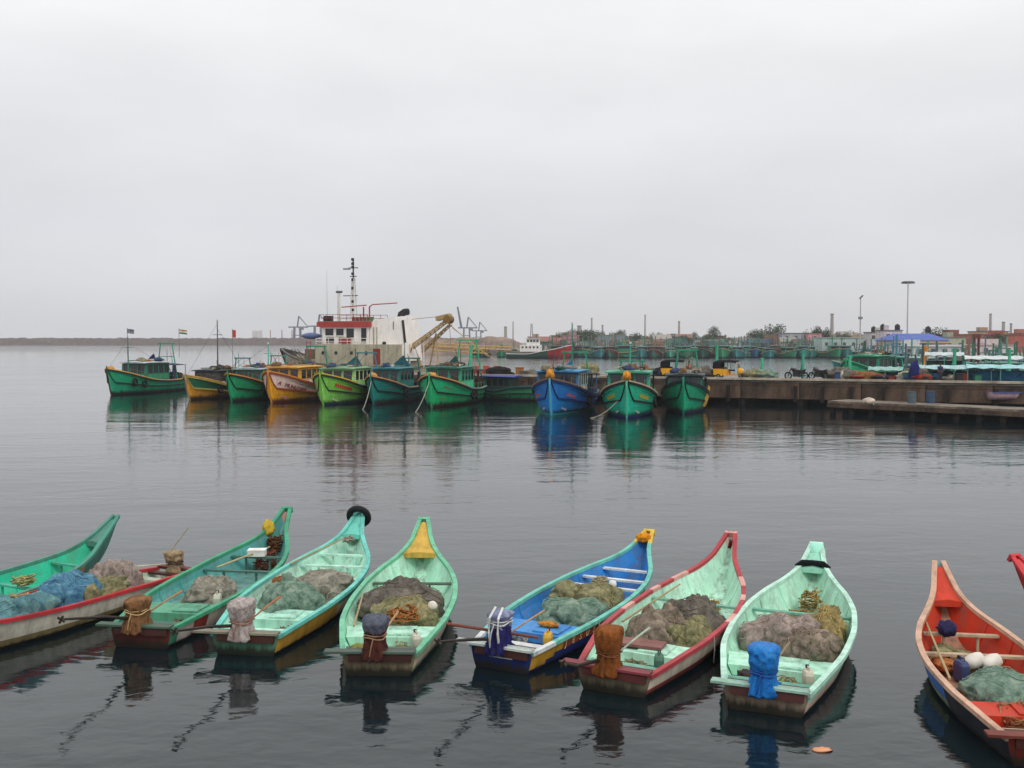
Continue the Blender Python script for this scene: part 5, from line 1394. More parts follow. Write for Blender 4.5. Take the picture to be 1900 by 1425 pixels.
def motorbike(px, label, rz):
    t = thing('motorcycle', label, 'motorcycle', on_pier(px, 1.0), rz, 'motorcycles parked on the pier'); t.scale = (1.12, 1.4, 1.12)
    dk = flat((28, 27, 30), .45)
    for x in (-.66, .66):
        w_ = MB().torus((x, 0, .31), .26, .055, 'y', 20, 6).build('wheel', flat((18, 18, 18), .85), t, True)
        sp_ = MB()
        for k in range(4): a = math.pi * k / 4; sp_.tube([(x - .24 * math.cos(a), 0, .31 - .24 * math.sin(a)), (x + .24 * math.cos(a), 0, .31 + .24 * math.sin(a))], .012, 4)
        sp_.build('spokes', flat((150, 150, 150), .3, .8), w_)
    MB().tube([(.66, 0, .31), (.42, 0, .98)], .04, 6).build('fork', dk, t)
    MB().tube([(.38, -.36, 1.05), (.42, 0, 1.0), (.38, .36, 1.05)], .022, 5).build('handlebar', dk, t)
    MB().rings([[(x, .16 * s_ * math.cos(a), z_ + .17 * s_ * math.sin(a)) for a in [2 * math.pi * k / 10 for k in range(10)]] for x, s_, z_ in ((.42, .4, .82), (.28, 1, .80), (.05, .95, .76), (-.08, .5, .72))]).build('fuel_tank', paint('#30222a', .2), t, True)
    MB().rings([[(x, .13 * math.cos(a), z_ + .06 * math.sin(a)) for a in [2 * math.pi * k / 8 for k in range(8)]] for x, z_ in ((-.05, .76), (-.4, .74), (-.75, .82))]).build('seat', flat((24, 22, 22), .6), t)
    MB().box((-.02, 0, .46), (.62, .26, .46)).build('engine', flat((34, 33, 35), .5), t)
    MB().box((-.45, 0, .6), (.5, .26, .3)).build('side_cover', dk, t)
    MB().tube([(-.66, .09, .31), (-.02, .09, .4)], .03, 5).build('swingarm', dk, t)
    MB().tube([(.02, -.14, .28), (-.8, -.16, .33)], .045, 6).build('exhaust', flat((150, 150, 150), .3, .8), t)
    MB().tube([(.5, 0, .9), (.58, 0, .9)], .09, 10).build('headlight', flat((200, 200, 195), .2), t)
    for x, z in ((-.66, .6), (.66, .6)): MB().box((x, 0, z), (.5, .12, .03)).build('mudguard', dk, t)
    return t
motorbike(1478, 'dark parked motorcycle, left of the two on the pier', pier_rz + math.pi)
motorbike(1519, 'dark parked motorcycle, right of the two on the pier', pier_rz + math.pi - .5)

# person in salmon shirt beside the rickshaw
def person(px, off, label, shirt, trousers, h=1.65, rz=0.0):
    t = thing('person', label, 'person', on_pier(px, off), rz)
    k = h / 1.75
    def skin(name, pts, edges, rad, mat):
        me = bpy.data.meshes.new(name); me.from_pydata([(x * k, y * k, z * k) for x, y, z in pts], edges, [])
        o = link(name, me, t); o.modifiers.new('skin', 'SKIN'); sub = o.modifiers.new('sub', 'SUBSURF'); sub.levels = 1; sub.render_levels = 2
        for v, r_ in zip(me.skin_vertices[0].data, rad): v.radius = (r_ * k, r_ * k)
        me.skin_vertices[0].data[0].use_root = True
        me.materials.append(mat); return o
    pts = [(0, 0, .95), (0, 0, 1.2), (0, 0, 1.42), (0, 0, 1.53), (.02, 0, 1.62), (.02, 0, 1.72), (0, .19, 1.40), (.03, .25, 1.14), (.12, .24, .92), (0, -.19, 1.40), (.03, -.25, 1.14), (.1, -.25, .92), (0, .09, .88), (.02, .1, .48), (-.01, .1, .07), (.13, .11, .03), (0, -.09, .88), (.03, -.1, .48), (0, -.1, .07), (.14, -.11, .03)]
    ed = [(0, 1), (1, 2), (2, 3), (3, 4), (4, 5), (2, 6), (6, 7), (7, 8), (2, 9), (9, 10), (10, 11), (0, 12), (12, 13), (13, 14), (14, 15), (0, 16), (16, 17), (17, 18), (18, 19)]
    rad = [.14, .14, .15, .055, .095, .085, .06, .045, .035, .06, .045, .035, .09, .065, .045, .04, .09, .065, .045, .04]
    skin('body', pts, ed, rad, flat((112, 76, 58), .6))
    skin('shirt', [(0, 0, .92), (0, 0, 1.2), (0, 0, 1.43), (0, .19, 1.41), (.02, .235, 1.2), (0, -.19, 1.41), (.02, -.235, 1.2)], [(0, 1), (1, 2), (2, 3), (3, 4), (2, 5), (5, 6)], [.17, .165, .165, .085, .07, .085, .07], flat(shirt, .8))
    skin('trousers', [(0, 0, .95), (0, .09, .86), (.02, .1, .48), (-.01, .1, .14), (0, -.09, .86), (.03, -.1, .48), (0, -.1, .14)], [(0, 1), (1, 2), (2, 3), (0, 4), (4, 5), (5, 6)], [.16, .11, .085, .07, .11, .085, .07], flat(trousers, .8))
    hr = lump('hair', (.105 * k, .1 * k, .07 * k), flat((20, 18, 18), .7), 3, 14, .1); hr.parent = t; hr.location = (.0, 0, 1.75 * k)
    return t
person(1279, 1.2, 'person in a salmon shirt standing beside the rickshaw nearer the trawlers', (196, 104, 88), (70, 60, 60), 1.6, 2.2)
person(1745, 1.0, 'person in a dark blue shirt standing at the pier edge below the moored canopies', (40, 46, 90), (50, 46, 46), 1.6, -1.4)

# red crates and dark tarpaulin left on the pier
p = on_pier(905, 2.2)
ct = thing('crate_stack', 'stack of red crates on the pier behind the bright green trawler', 'crates', p, pier_rz)
for i in range(6):
    MB().box((i * .62 - 1.5, 0, .26), (.58, .5, .5)).box((i * .62 - 1.5, 0, .5), (.62, .54, .05)).build('crate', paint('#b8433a', .4), ct)
    if i % 2 == 0: MB().box((i * .62 - 1.4, 0, .74), (.56, .48, .4)).build('crate', paint('#c0503e', .4), ct)
o = lump('dark_tarpaulin', (1.5, .7, .55), cloth((34, 28, 28), (16, 14, 14), .8, 3), 5); o.location = on_pier(925, .9) + Vector((0, 0, .3)); o.rotation_euler = (0, 0, pier_rz); tag(o, 'black tarpaulin heap in front of the red crates', 'tarpaulin')
for i, (px, col, lab, rad) in enumerate(((1225, 'green', 'green net heap on the pier left of the first rickshaw', (1.1, .8, .6)), (1300, 'dark', 'dark net heap between the two rickshaws', (1.3, .8, .75)), (1400, 'olive', 'olive net heap right of the second rickshaw', (1.2, .8, .55)), (1420, 'green', 'green net heap near the motorcycles', (1.3, .8, .5)),
        (1562, 'dark', 'dark net heap right of the motorcycles', (1.5, .9, .7)), (1600, 'rust', 'rust-brown net heap under the green moored boat', (1.8, .8, .5)), (1705, 'dark', 'dark heap of nets under the blue cloth', (1.2, .8, .8)), (1190, 'rust', 'brown net heap behind the sea-green trawler', (1.2, .8, .7)), (1090, 'olive', 'olive net heap behind the blue trawler', (1.3, .8, .8)), (985, 'dark', 'low dark heap on the pier left of the blue trawler', (1.2, .8, .35)))):
    o = lump('net_heap', rad, NETS[col], 30 + i, 28, .5); o.location = on_pier(px, 2.2) + Vector((0, 0, rad[2] * .55)); o.rotation_euler = (0, 0, pier_rz); tag(o, lab, 'net', 'net heaps on the pier')
o = lump('blue_cloth', (.45, .3, .9), cloth((36, 44, 110), (18, 20, 56), .8, 3), 55); o.location = on_pier(1697, .8) + Vector((0, 0, .85)); tag(o, 'dark blue cloth bundle hung at the pier edge', 'cloth')
rq = random.Random(31)
KC = [((150, 52, 44), 'red'), ((170, 112, 60), 'tan'), ((44, 74, 120), 'blue'), ((36, 34, 36), 'black'), ((58, 50, 46), 'dark brown'), ((40, 120, 90), 'green'), ((196, 188, 172), 'pale grey'), ((110, 84, 66), 'brown')]
for i in range(46):
    px = 1545 + i * 7.8 + rq.uniform(-5, 5) if i < 38 else rq.choice((960, 1010, 1085, 1105, 1215, 1235, 1305, 1430)) + rq.uniform(-8, 8)
    c, nm = rq.choice(KC); p = on_pier(px, rq.uniform(.9, 4.6)); low = .45 if 1565 < px < 1668 else 1.0; where = 'right pier end' if i < 38 else 'pier behind the trawlers'
    if rq.random() < .72:
        o = lump('gear_bundle', (rq.uniform(.4, .9), rq.uniform(.35, .6), rq.uniform(.3, .6) * low), cloth(c, tuple(int(v * .5) for v in c), .9, 2.5), 200 + i, 14, .5); o.location = p + Vector((0, 0, .3))
        tag(o, '%s bundle on the %s, %s of its colour from left' % (nm, where, nth('gb' + nm + where)), 'bundle', 'gear left on the pier')
    else:
        hh = rq.uniform(.35, .8) * low; w_ = rq.uniform(.4, .8)
        o = thing('crate', '%s crate on the %s, %s of its colour from left' % (nm, where, nth('cr' + nm + where)), 'crate', p, pier_rz + rq.uniform(-.4, .4), 'gear left on the pier')
        MB().box((0, 0, hh / 2), (w_, .6, hh)).build('side_panel', paint('#%02x%02x%02x' % c, .5), o)
        MB().box((0, 0, hh + .03), (w_ + .08, .68, .06)).build('lid', paint('#%02x%02x%02x' % tuple(int(v * .8) for v in c), .5), o)
# stuff on the low landing
o = lump('white_sack', (.45, .3, .3), cloth((220, 206, 190), (170, 150, 130), .9, 4), 60); o.location = W(1613, 745, 1.2); tag(o, 'white sack lying on the low landing stage', 'sack')
for px, py, col, lab, h in ((1692, 738, (84, 100, 108), 'blue-grey drum on the landing stage, left of the pair', .9), (1726, 738, (50, 76, 106), 'blue drum on the landing stage, right of the pair', .95)):
    q = W(px, 748, 1.0)
    d_ = thing('drum', lab, 'drum', (q.x, q.y, 1.0), 0, 'drums on the landing stage')
    MB().rings([[(.32 * s_ * math.cos(a), .32 * s_ * math.sin(a), z_) for a in [2 * math.pi * k / 16 for k in range(16)]] for s_, z_ in ((.97, 0), (1, .05), (.98, .28), (1.03, .3), (.98, .33), (.98, .58), (1.03, .6), (.98, .63), (1, h - .03), (.96, h))]).build('shell', flat(col, .5), d_)
    MB().torus((0, 0, h), .31, .015, 'z', 16, 5).build('rim', flat((60, 60, 60), .5), d_)
# small boat at the landing's end
def small_boat(p, rz, L, label, outer, inn, rail, cat='boat', group=None, z=0):
    H = skiff_shape(L, L * .24, 1.0, .5, .5)
    t = thing('rowing_boat', label, cat, (p.x, p.y, z), rz, group)
    H.shell(20, lambda st: [0, .3, .6, 1], lambda st, row, sd: 0).build('hull', paint(outer, .4), t, True)
    mb = MB()
    for st in H.stations(18):
        wv = max(H.w(st) - .05, .02); mb.v += [(st * L, wv, H.zs(st)), (st * L, wv * .6, .18), (st * L, -wv * .6, .18), (st * L, -wv, H.zs(st))]
    for i in range(18):
        for j in range(3): a = i * 4 + j; mb.f.append((a, a + 1, a + 5, a + 4)); mb.m.append(0)
    mb.build('inner_hull', paint(inn, .4), t)
    for sd in (1, -1): MB().sweep([H.pt(st, 1, sd) for st in H.stations(18)], .05, .04).build('gunwale', paint(rail, .3), t)
    for st in (.3, .6): MB().box((st * L, 0, .42), (.2, 2 * H.w(st) - .15, .05)).build('thwart', paint(inn, .4), t)
    return t
p = W(1842, 763, 0.0)
small_boat(p + Vector((.2, 1.1, 0)), .12, 6.5, 'blue and pink rowing boat drawn up on the landing stage', '#c9a2a8', '#5a74b0', '#4a64a8', z=1.05)

# ------------------------------------------------------------------ boats behind the pier at the right
def far_hull(kind, seed, upper, lower, rail, house, roof, L=13, B=4.2, hb=2.6, mast_c='#3a7462', mast_h=6.2):
    """simplified trawler of a few meshes; returns a list of (name, mesh)"""
    H = trawler_shape(L, B, hb); out = []
    hm = H.shell(12, lambda st: [0, H.t_at(st, .2), .62, 1], lambda st, row, sd: 0 if row == 0 else 1 if row == 1 else 2).mesh('hull', [paint('#20242c', .3), paint(lower, .4), paint(upper, .4)], True); out.append(('hull', hm))
    r_ = MB()
    for sd in (1, -1): r_.sweep([H.pt(st, 1, sd) for st in H.stations(10)], .1, .08)
    out.append(('cap_rail', r_.mesh('cap_rail', paint(rail, .3))))
    vs, fs = [], []
    ss = H.stations(10)
    for st in ss: vs += [(st * L, max(H.w(st) - .1, .02), H.zs(st) - .4), (st * L, -max(H.w(st) - .1, .02), H.zs(st) - .4)]
    for i in range(10): fs.append((2 * i, 2 * i + 1, 2 * i + 3, 2 * i + 2))
    out.append(('deck', MB().add(vs, fs).mesh('deck', flat((86, 80, 70), .9))))
    x0, x1, hw = .36 * L, .64 * L, B * .33
    out.append(('wheelhouse', MB().box(((x0 + x1) / 2, 0, 2.05), (x1 - x0, 2 * hw, 2.2)).mesh('wheelhouse', paint(house, .4))))
    out.append(('roof', MB().box(((x0 + x1) / 2, 0, 3.22), (x1 - x0 + .8, 2 * hw + .5, .14)).mesh('roof', paint(roof, .4))))
    w_ = MB()
    out.append(('front_window', MB().box((x1 + .01, 0, 2.65), (.03, 2 * hw - .4, .65)).mesh('front_window', glass())))
    for sd in (1, -1): out.append(('side_window', MB().box(((x0 + x1) / 2, sd * (hw + .01), 2.65), (x1 - x0 - .5, .03, .62)).mesh('side_window', glass())))
    m_ = MB(); m_.tube([(.3 * L, 0, 1), (.3 * L, 0, mast_h)], .15, 6); m_.box((.3 * L, 0, mast_h * .8), (.1, 1.6, .1))
    out.append(('mast', m_.mesh('mast', paint(mast_c, .3))))
    g_ = MB(); 
    for sd in (1, -1): g_.tube([(.1 * L, sd * 1.2, 1), (.1 * L, sd * .5, mast_h * .75)], .14, 5)
    g_.box((.1 * L, 0, mast_h * .75), (.14, 1.3, .14)); out.append(('gallows', g_.mesh('gallows', paint(mast_c, .3))))
    return out
def place_far(parts, p, rz, label, group, sc=1.0):
    t = thing('trawler', label, 'trawler', p, rz, group); t.scale = (sc, sc, sc)
    for nm, me in parts: link(nm, me, t)
    return t
KIND = {
 'green': far_hull(0, 1, '#2a8f68', '#2f9a70', '#b8a070', '#2c8a6c', '#7aa89c'),
 'teal': far_hull(1, 2, '#2b8a8c', '#358f92', '#a0a890', '#3a8088', '#88a8a8', mast_c='#57686a'),
 'blue': far_hull(2, 3, '#345f94', '#2f6f9c', '#b0a890', '#3f6088', '#8c98a8', mast_c='#4a7f90'),
 'dark': far_hull(3, 4, '#2a4a40', '#24564a', '#7a6a58', '#4a4a44', '#5a5a54', mast_c='#3a5a50'),
 'mint': far_hull(4, 5, '#4fae92', '#57b79c', '#c8c0a8', '#5fae98', '#b0ccc4', mast_c='#5f8a7c'),
 'maroon': far_hull(5, 6, '#6a3a3c', '#2f7060', '#a08070', '#7a5a54', '#9a8a80', mast_c='#8a6a5a'),
}
FARN = {'green': 'green', 'teal': 'teal', 'blue': 'blue-hulled', 'dark': 'green-black', 'mint': 'pale mint', 'maroon': 'maroon-topped'}
LINE = ('front', 'second', 'third')
r2 = random.Random(21)
keys = ['green', 'teal', 'green', 'dark', 'blue', 'mint', 'green', 'teal', 'dark', 'maroon']
for row, (Y0, a, b, step) in enumerate(((352, 1000, 1572, 20), (358, 1060, 1585, 17), (366, 1090, 1600, 19))):
    px = a
    while px < b:
        k = r2.choice(keys); Yp = Y0 + r2.uniform(-2, 2)
        rz = -math.pi / 2 + r2.gauss(-.1, .16) if r2.random() < .8 else r2.choice((-.2, math.pi + .2)) + r2.gauss(0, .1)
        place_far(KIND[k], (px_x(px, Yp), Yp + 7 + row * 7, 0), rz, '%s trawler at the far quay, %s line, %s of its colour from left' % (FARN[k], LINE[row], nth(k + LINE[row])), 'trawlers packed along the far quay', r2.uniform(1.0, 1.3))
        px += step * r2.uniform(.75, 1.3)
# left part of the far row: few dark boats before the embankment
for px, k in ((885, 'dark'), (905, 'dark'), (930, 'green'), (952, 'green')):
    place_far(KIND[k], (px_x(px, 372), 372, 0), -math.pi / 2 + r2.gauss(0, .2), 'small %s trawler before the sandy embankment, %s of the two' % ('dark' if k == 'dark' else 'green', 'left' if px in (885, 930) else 'right'), 'trawlers before the embankment', .85)
# white-and-red ship
s_ = thing('cargo_boat', 'white ship with red bow lying before the far quay', 'ship', (px_x(940, 338), 345, 0), -.12)
SH = trawler_shape(22, 5.6, 4.4)
SH.shell(18, lambda st: [0, SH.t_at(st, .3), .6, 1], lambda st, row, sd: 0 if st < .64 else 1).build('hull', [paint('#2c5a4a', .4), paint('#b8242a', .3)], s_, True)
for sd in (1, -1): MB().sweep([SH.pt(st, 1, sd) for st in SH.stations(12)], .14, .12).build('cap_rail', paint('#e0dcd4', .3), s_)
MB().box((8, 0, 2.0), (14, 4.4, .3)).build('deck', flat((120, 110, 100), .8), s_)
MB().box((8.2, 0, 3.2), (7.0, 4.2, 2.4)).build('deckhouse', paint('#ece8e2', .3), s_)
MB().box((9.0, 0, 5.4), (4.2, 3.4, 2.0)).build('bridge', paint('#f0ece6', .3), s_)
for i in range(4): MB().box((7.4 + i * 1.05, -1.72, 5.7), (.7, .06, .7)).build('window', glass(), s_)
for i in range(5): MB().box((5.6 + i * 1.25, -2.12, 3.6), (.6, .06, .6)).build('window', glass(), s_)
MB().box((9.0, 0, 6.5), (4.8, 4.0, .2)).build('bridge_roof', paint('#d8d4ce', .3), s_)
m_ = MB()
for dx in (-.4, .4): m_.tube([(8.4 + dx, 0, 6.5), (8.4 + dx * .4, 0, 11.5)], .12, 5)
for i in range(6): m_.box((8.4, 0, 7 + i * .8), (.8 - i * .07, .1, .1))
m_.build('mast', flat((120, 100, 96), .6), s_)
MB().tube([(14.5, 0, 2.5), (14.5, 0, 7.5)], .12, 5).build('foremast', paint('#3f8f70', .3), s_)

# right-hand cluster
CL = [  # px, Y, rz, kind, scale, label
 (1660, 128, 'teal', -1.2, .9, 'teal boat moored behind the long-sided green one'),
 (1618, 140, 'dark', -1.9, .95, 'dark boat half hidden behind the long-sided green one'),
 (1700, 122, 'dark', -1.4, .9, 'dark boat behind the blue cloth on the pier'),
 (1790, 132, 'green', -1.3, .9, 'green boat behind the white canopies'),
 (1830, 122, 'mint', -1.0, .8, 'pale mint boat near the right border behind the pier'),
 (1880, 135, 'green', -1.6, .9, 'green boat at the right border behind the pier'),
 (1740, 148, 'teal', -1.7, .95, 'teal boat in the second row behind the pier'),
 (1850, 155, 'blue', -1.5, .95, 'blue boat in the second row near the right border'),
 (1680, 165, 'mint', -1.4, 1.0, 'pale mint boat below the blue-roofed hall'),
 (1610, 185, 'blue', -1.5, 1.0, 'blue boat left of the blue-roofed hall'),
 (1640, 205, 'green', -1.6, 1.0, 'green boat just before the blue-roofed hall'),
 (1785, 178, 'maroon', -1.4, 1.0, 'maroon boat below the brick-red houses'),
 (1900, 190, 'green', -1.5, 1.0, 'green boat far back at the right border'),
 (1585, 250, 'teal', -1.5, 1.0, 'teal boat at the bend of the far quay'),
 (1600, 290, 'dark', -1.4, 1.0, 'dark boat at the bend of the far quay'),
]
for px, Y, k, rz, sc, lab in CL:
    place_far(KIND[k], (px_x(px, Y), Y + 3, 0), rz, lab, 'boats crowded behind the pier', sc)
lb_dir = math.atan2(-pdir.y, -pdir.x)
trawler(0, 0, 'bright green boat showing its long high side right behind the pier', '#2bab78', '#26a06e', rail='#3fae80', house='#2f8f72', roof='#3a9f7c', seed=44, L=12.5, B=4.2, hb=4.0, hz=4.3, root=Vector((41.6, 110.5, 0)), rz=-2.32, group='boats crowded behind the pier', band='#17664a')
rc = random.Random(77)
sp_lab = {'green': 'green', 'teal': 'teal', 'blue': 'blue', 'dark': 'dark', 'mint': 'pale mint', 'maroon': 'maroon-topped'}
for i in range(34):
    Y = 128 + 4.2 * i + rc.uniform(-3, 3); px = rc.uniform(1650 - (Y - 128) * .3, 1960)
    k = rc.choice(('green', 'green', 'teal', 'dark', 'mint', 'maroon', 'blue'))
    if Y > 215 and px_x(px, Y) > 100: continue
    place_far(KIND[k], (px_x(px, Y), Y, 0), rc.choice((-1.4, -1.5, -1.7) if Y < 165 else (-1.4, -1.5, -1.7, -.4, 2.7)) + rc.gauss(0, .15), '%s boat in the crowd behind the pier, %s of its colour from front' % (sp_lab[k], nth('crowd' + k)), 'boats crowded behind the pier', rc.uniform(.85, 1.1))
# white/aqua canopies
def canopy(px, off, w, d, h, col, label, under):
    p = on_pier(px, off); t = thing('canopy', label, 'canopy', p, pier_rz, 'canopies behind the pier')
    rings = []
    for i in range(9):
        x = -w / 2 + w * i / 8
        rings.append([(x, y * d / 2, h + .3 * (1 - abs(y)) - .10 * math.sin(i * 1.3 + y) ** 2) for y in (-1, -.5, 0, .5, 1)])
    m_ = MB().rings(rings, False, False); m_.rings([[Vector(q) - Vector((0, 0, .04)) for q in r] for r in rings], False, False)
    m_.build('sheet', cloth(col, tuple(int(v * .75) for v in col), .7, 2), t)
    for x in (-w / 2 + .1, 0, w / 2 - .1):
        for y in (-d / 2 + .1, d / 2 - .1): MB().tube([(x, y, -.1), (x, y, h - .1)], .05, 5).build('post', paint('#4f8f80', .3), t)
    MB().box((0, 0, h * .38), (w * .9, d * .7, h * .7)).build('stacked_goods', cloth(under, tuple(int(v * .4) for v in under), .9, 1.2), t)
canopy(1770, 3.2, 6.2, 3.0, 1.15, (176, 206, 208), 'pale aqua canopy behind the pier edge, left of the two', (30, 60, 60))
canopy(1855, 3.0, 5.4, 3.2, 1.25, (168, 216, 218), 'pale aqua canopy by the right border, right of the two', (30, 84, 116))
canopy(1842, 11.5, 5, 3.5, 1.9, (214, 222, 222), 'white awning in the crowd of boats, just behind the aqua canopies', (60, 80, 84))
canopy(1752, 14.0, 3.6, 3.5, 2.2, (206, 218, 216), 'white awning in the crowd of boats near the orange upright', (50, 72, 70))
canopy(1644, 3.6, 3.0, 2.6, .95, (150, 190, 180), 'small grey-green awning under the long-sided green boat', (40, 70, 60))
# green posts (masts standing at the far pier edge)
for i, (px, top, r_, lab) in enumerate(((875, 640, .17, 'slanted'), (1330, 640, .14, 'tall'), (1414, 664, .16, 'forked'), (1490, 650, .12, 'thin'), (1577, 660, .14, 'stout'), (1771, 646, .15, 'leaning'), (1873, 648, .13, 'border'), (1284, 662, .1, 'short'))):
    b = on_pier(px, 6.9); tp = D(px, top, b.y)
    LAB = {'slanted': 'slanted green gallows post behind the bright green trawler', 'tall': 'tall green post between the rickshaws', 'forked': 'blue-green post right of the second rickshaw', 'thin': 'thin green post behind the motorcycles',
           'stout': 'green post at the bow of the long-sided green boat', 'leaning': 'green post between the two aqua canopies', 'border': 'green post at the right border', 'short': 'short pale green post by the first rickshaw'}
    t = thing('gallows_post', LAB[lab], 'post', (b.x, b.y, .0), 0, 'green gallows posts behind the pier')
    h = tp.z; lean = -.45 if lab == 'slanted' else 0
    MB().tube([(lean, 0, -.5), (0, 0, h)], [r_ * 1.2, r_], 7).build('post', paint('#3aa884' if i % 2 else '#43b58c', .4), t)
    MB().tube([(lean - .8, .3, -.5), (0, 0, h * .85)], r_ * .7, 6).build('brace', paint('#2f8f70', .4), t)
    MB().box((0, 0, h - .15), (.5, .2, .16)).build('cross_beam', paint('#2f8f70', .4), t)
o = thing('orange_post', 'orange and yellow upright standing among the boats below the blue-roofed hall', 'post', D(1716, 690, 130) * 1.0)
MB().tube([(0, 0, -1.5), (.1, 0, 3.3)], [.35, .3], 8).build('shaft', paint('#e0892c', .3), o)
MB().box((-.1, 0, .4), (.7, .5, 1.6)).build('base', paint('#e6b03c', .3), o)
o = thing('maroon_post', 'dark maroon double post among the boats near the right border', 'post', D(1811, 680, 140))
for dx in (-.28, .28): MB().tube([(dx, 0, -2), (dx, 0, 4.4)], .16, 7).build('shaft', paint('#5c2a34', .3), o)
MB().box((0, 0, 4.2), (1.0, .4, .5)).build('head', paint('#6a3a2c', .3), o)
o = lump('green_tank', (1.0, .9, .7), paint('#2f8f7c', .3), 70, 24, .06); o.location = D(1792, 682, 118); tag(o, 'green domed tank between the two aqua canopies', 'tank')

# ------------------------------------------------------------------ town beyond the harbour
r3 = random.Random(5)
win_me = MB().box((0, 0, 0), (1.0, .14, 1.1)).mesh('window', flat((78, 76, 76), .6))
cols = [((196, 150, 146), 'dusty pink'), ((208, 196, 172), 'cream'), ((170, 120, 104), 'brick-brown'), ((212, 208, 204), 'white'), ((148, 152, 160), 'grey'), ((190, 176, 120), 'pale yellow'), ((158, 138, 152), 'mauve'), ((146, 150, 156), 'slate'), ((206, 170, 140), 'peach')]
def house(px, Y, w, h, col, label, roofc=(120, 112, 104), d=9, flat_roof=True, base=2.1, group='town houses beyond the harbour', nwin=None, floors=None):
    X = px_x(px, Y)
    t = thing('house', label, 'house', (X, Y, base), r3.uniform(-.12, .12), group)
    MB().box((0, 0, h / 2), (w, d, h)).build('wall', paint('#%02x%02x%02x' % col, .5, scale=.4), t)
    if flat_roof:
        MB().box((0, 0, h + .12), (w + .5, d + .5, .24)).build('roof', flat(roofc, .8), t)
        if r3.random() < .5: MB().box((r3.uniform(-.3, .3) * w, 0, h + .9), (w * .28, d * .3, 1.4)).build('stair_head', paint('#%02x%02x%02x' % tuple(int(c * .92) for c in col), .5), t)
    else:
        MB().add([(-w / 2 - .3, -d / 2 - .4, h), (w / 2 + .3, -d / 2 - .4, h), (w / 2 + .3, d / 2 + .4, h), (-w / 2 - .3, d / 2 + .4, h), (-w / 2 - .3, 0, h + 1.9), (w / 2 + .3, 0, h + 1.9)], [(3, 2, 1, 0), (0, 1, 5, 4), (2, 3, 4, 5), (1, 2, 5), (3, 0, 4)]).build('roof', flat(roofc, .8), t)
    fl = floors or max(1, int(h / 3.1)); nw = nwin or max(2, int(w / 3.0))
    for f_ in range(fl):
        for i in range(nw):
            o = link('window', win_me, t); o.location = (-w / 2 + w * (i + .5) / nw, -d / 2 - .02, h * (f_ + .55) / fl)
    return t
px = 1000; i = 0
seen = {}
while px < 1640:
    Y = r3.uniform(410, 600); w = r3.uniform(5, 13); h = r3.uniform(2.6, 6.2)
    c, nm = r3.choice(cols)
    fr = r3.random() < .7
    kd = '%s %s' % (nm, 'flat-roofed' if fr else 'pitched-roof')
    lab = '%s far town house, %s such from the left behind the packed trawlers' % (kd, nth(kd))
    house(px, Y, w, h, tuple(min(255, int(v * r3.uniform(.86, 1.0))) for v in c), lab, r3.choice([(128, 112, 104), (140, 96, 84), (120, 124, 130), (150, 142, 132)]), flat_roof=fr)
    px += r3.uniform(5, 13)
SC_ = [((150, 100, 88), 'reddish'), ((84, 112, 106), 'green'), ((88, 100, 124), 'blue'), ((186, 180, 172), 'white'), ((122, 106, 94), 'brown'), ((158, 134, 96), 'ochre'), ((100, 97, 96), 'grey')]
px = 1010
while px < 1620:
    c, nm = r3.choice(SC_); hh = r3.uniform(1.6, 3.2)
    house(px, r3.uniform(388, 404), r3.uniform(2.5, 6.5), hh, c, '%s low quay shed before the town, %s of its colour from left' % (nm, nth('shed' + nm)), tuple(int(v * .75) for v in c), d=4, flat_roof=r3.random() < .6, group='low sheds along the far quay', nwin=1, floors=1)
    px += r3.uniform(7, 17)
house(1506, 400, 5, 6.3, (226, 150, 158), 'bright pink narrow house among the far row', nwin=1)
house(1470, 405, 11, 6.5, (170, 176, 186), 'wide blue-grey house left of the bright pink one')
# blue roofed hall
hall = thing('market_hall', 'white hall with a wide low blue roof among the boats at right', 'hall', (px_x(1690, 285), 285, 2.1), -.05)
MB().box((0, 0, 1.9), (14.5, 16, 3.8)).build('wall', paint('#dcd2ca', .4, scale=.4), hall)
MB().add([(-8, -8.6, 3.8), (8, -8.6, 3.8), (8, 8.6, 3.8), (-8, 8.6, 3.8), (-5, 0, 5.7), (5, 0, 5.7)], [(3, 2, 1, 0), (0, 1, 5, 4), (2, 3, 4, 5), (1, 2, 5), (3, 0, 4)]).build('roof', paint('#3a58a8', .35, scale=.3), hall)
MB().box((0, -8.3, 3.3), (15.2, .5, .3)).build('awning', paint('#e0b890', .3), hall)
for x in (-5, -1.7, 1.7, 5): MB().box((x, -8.02, 1.5), (2.0, .1, 2.6)).build('door', flat((70, 60, 62), .7), hall)
house(1648, 300, 5.5, 6.6, (226, 214, 216), 'pale tower house with pink trim left of the blue-roofed hall', nwin=2, d=6)
house(1622, 320, 5.0, 6.2, (214, 208, 206), 'white house left of the pale tower house', nwin=2, d=6)
house(1757, 300, 6.5, 4.6, (180, 186, 160), 'small greenish house right of the blue-roofed hall', nwin=2)
house(1783, 330, 15, 5.6, (150, 92, 76), 'brick-red two-storey house near the right border', roofc=(130, 84, 70))
house(1832, 360, 10, 6.8, (196, 160, 110), 'tan house under the bright blue roof sheet', roofc=(50, 84, 160), nwin=3)
house(1864, 330, 14, 5.4, (176, 92, 78), 'red-brown house beside the round green tree', roofc=(140, 70, 66))
house(1905, 345, 9, 6.0, (190, 120, 104), 'salmon house at the right border', roofc=(120, 80, 72))
house(1575, 360, 22, 4.6, (176, 196, 190), 'long pale green shed at the bend of the far quay', roofc=(160, 176, 172), nwin=7)
house(1800, 250, 17, 2.6, (222, 206, 204), 'low white and pink striped shed behind the crowded boats', nwin=6, roofc=(190, 170, 168))
house(1720, 240, 13, 2.4, (210, 214, 214), 'low white shed below the blue-roofed hall', nwin=5, roofc=(220, 226, 226))
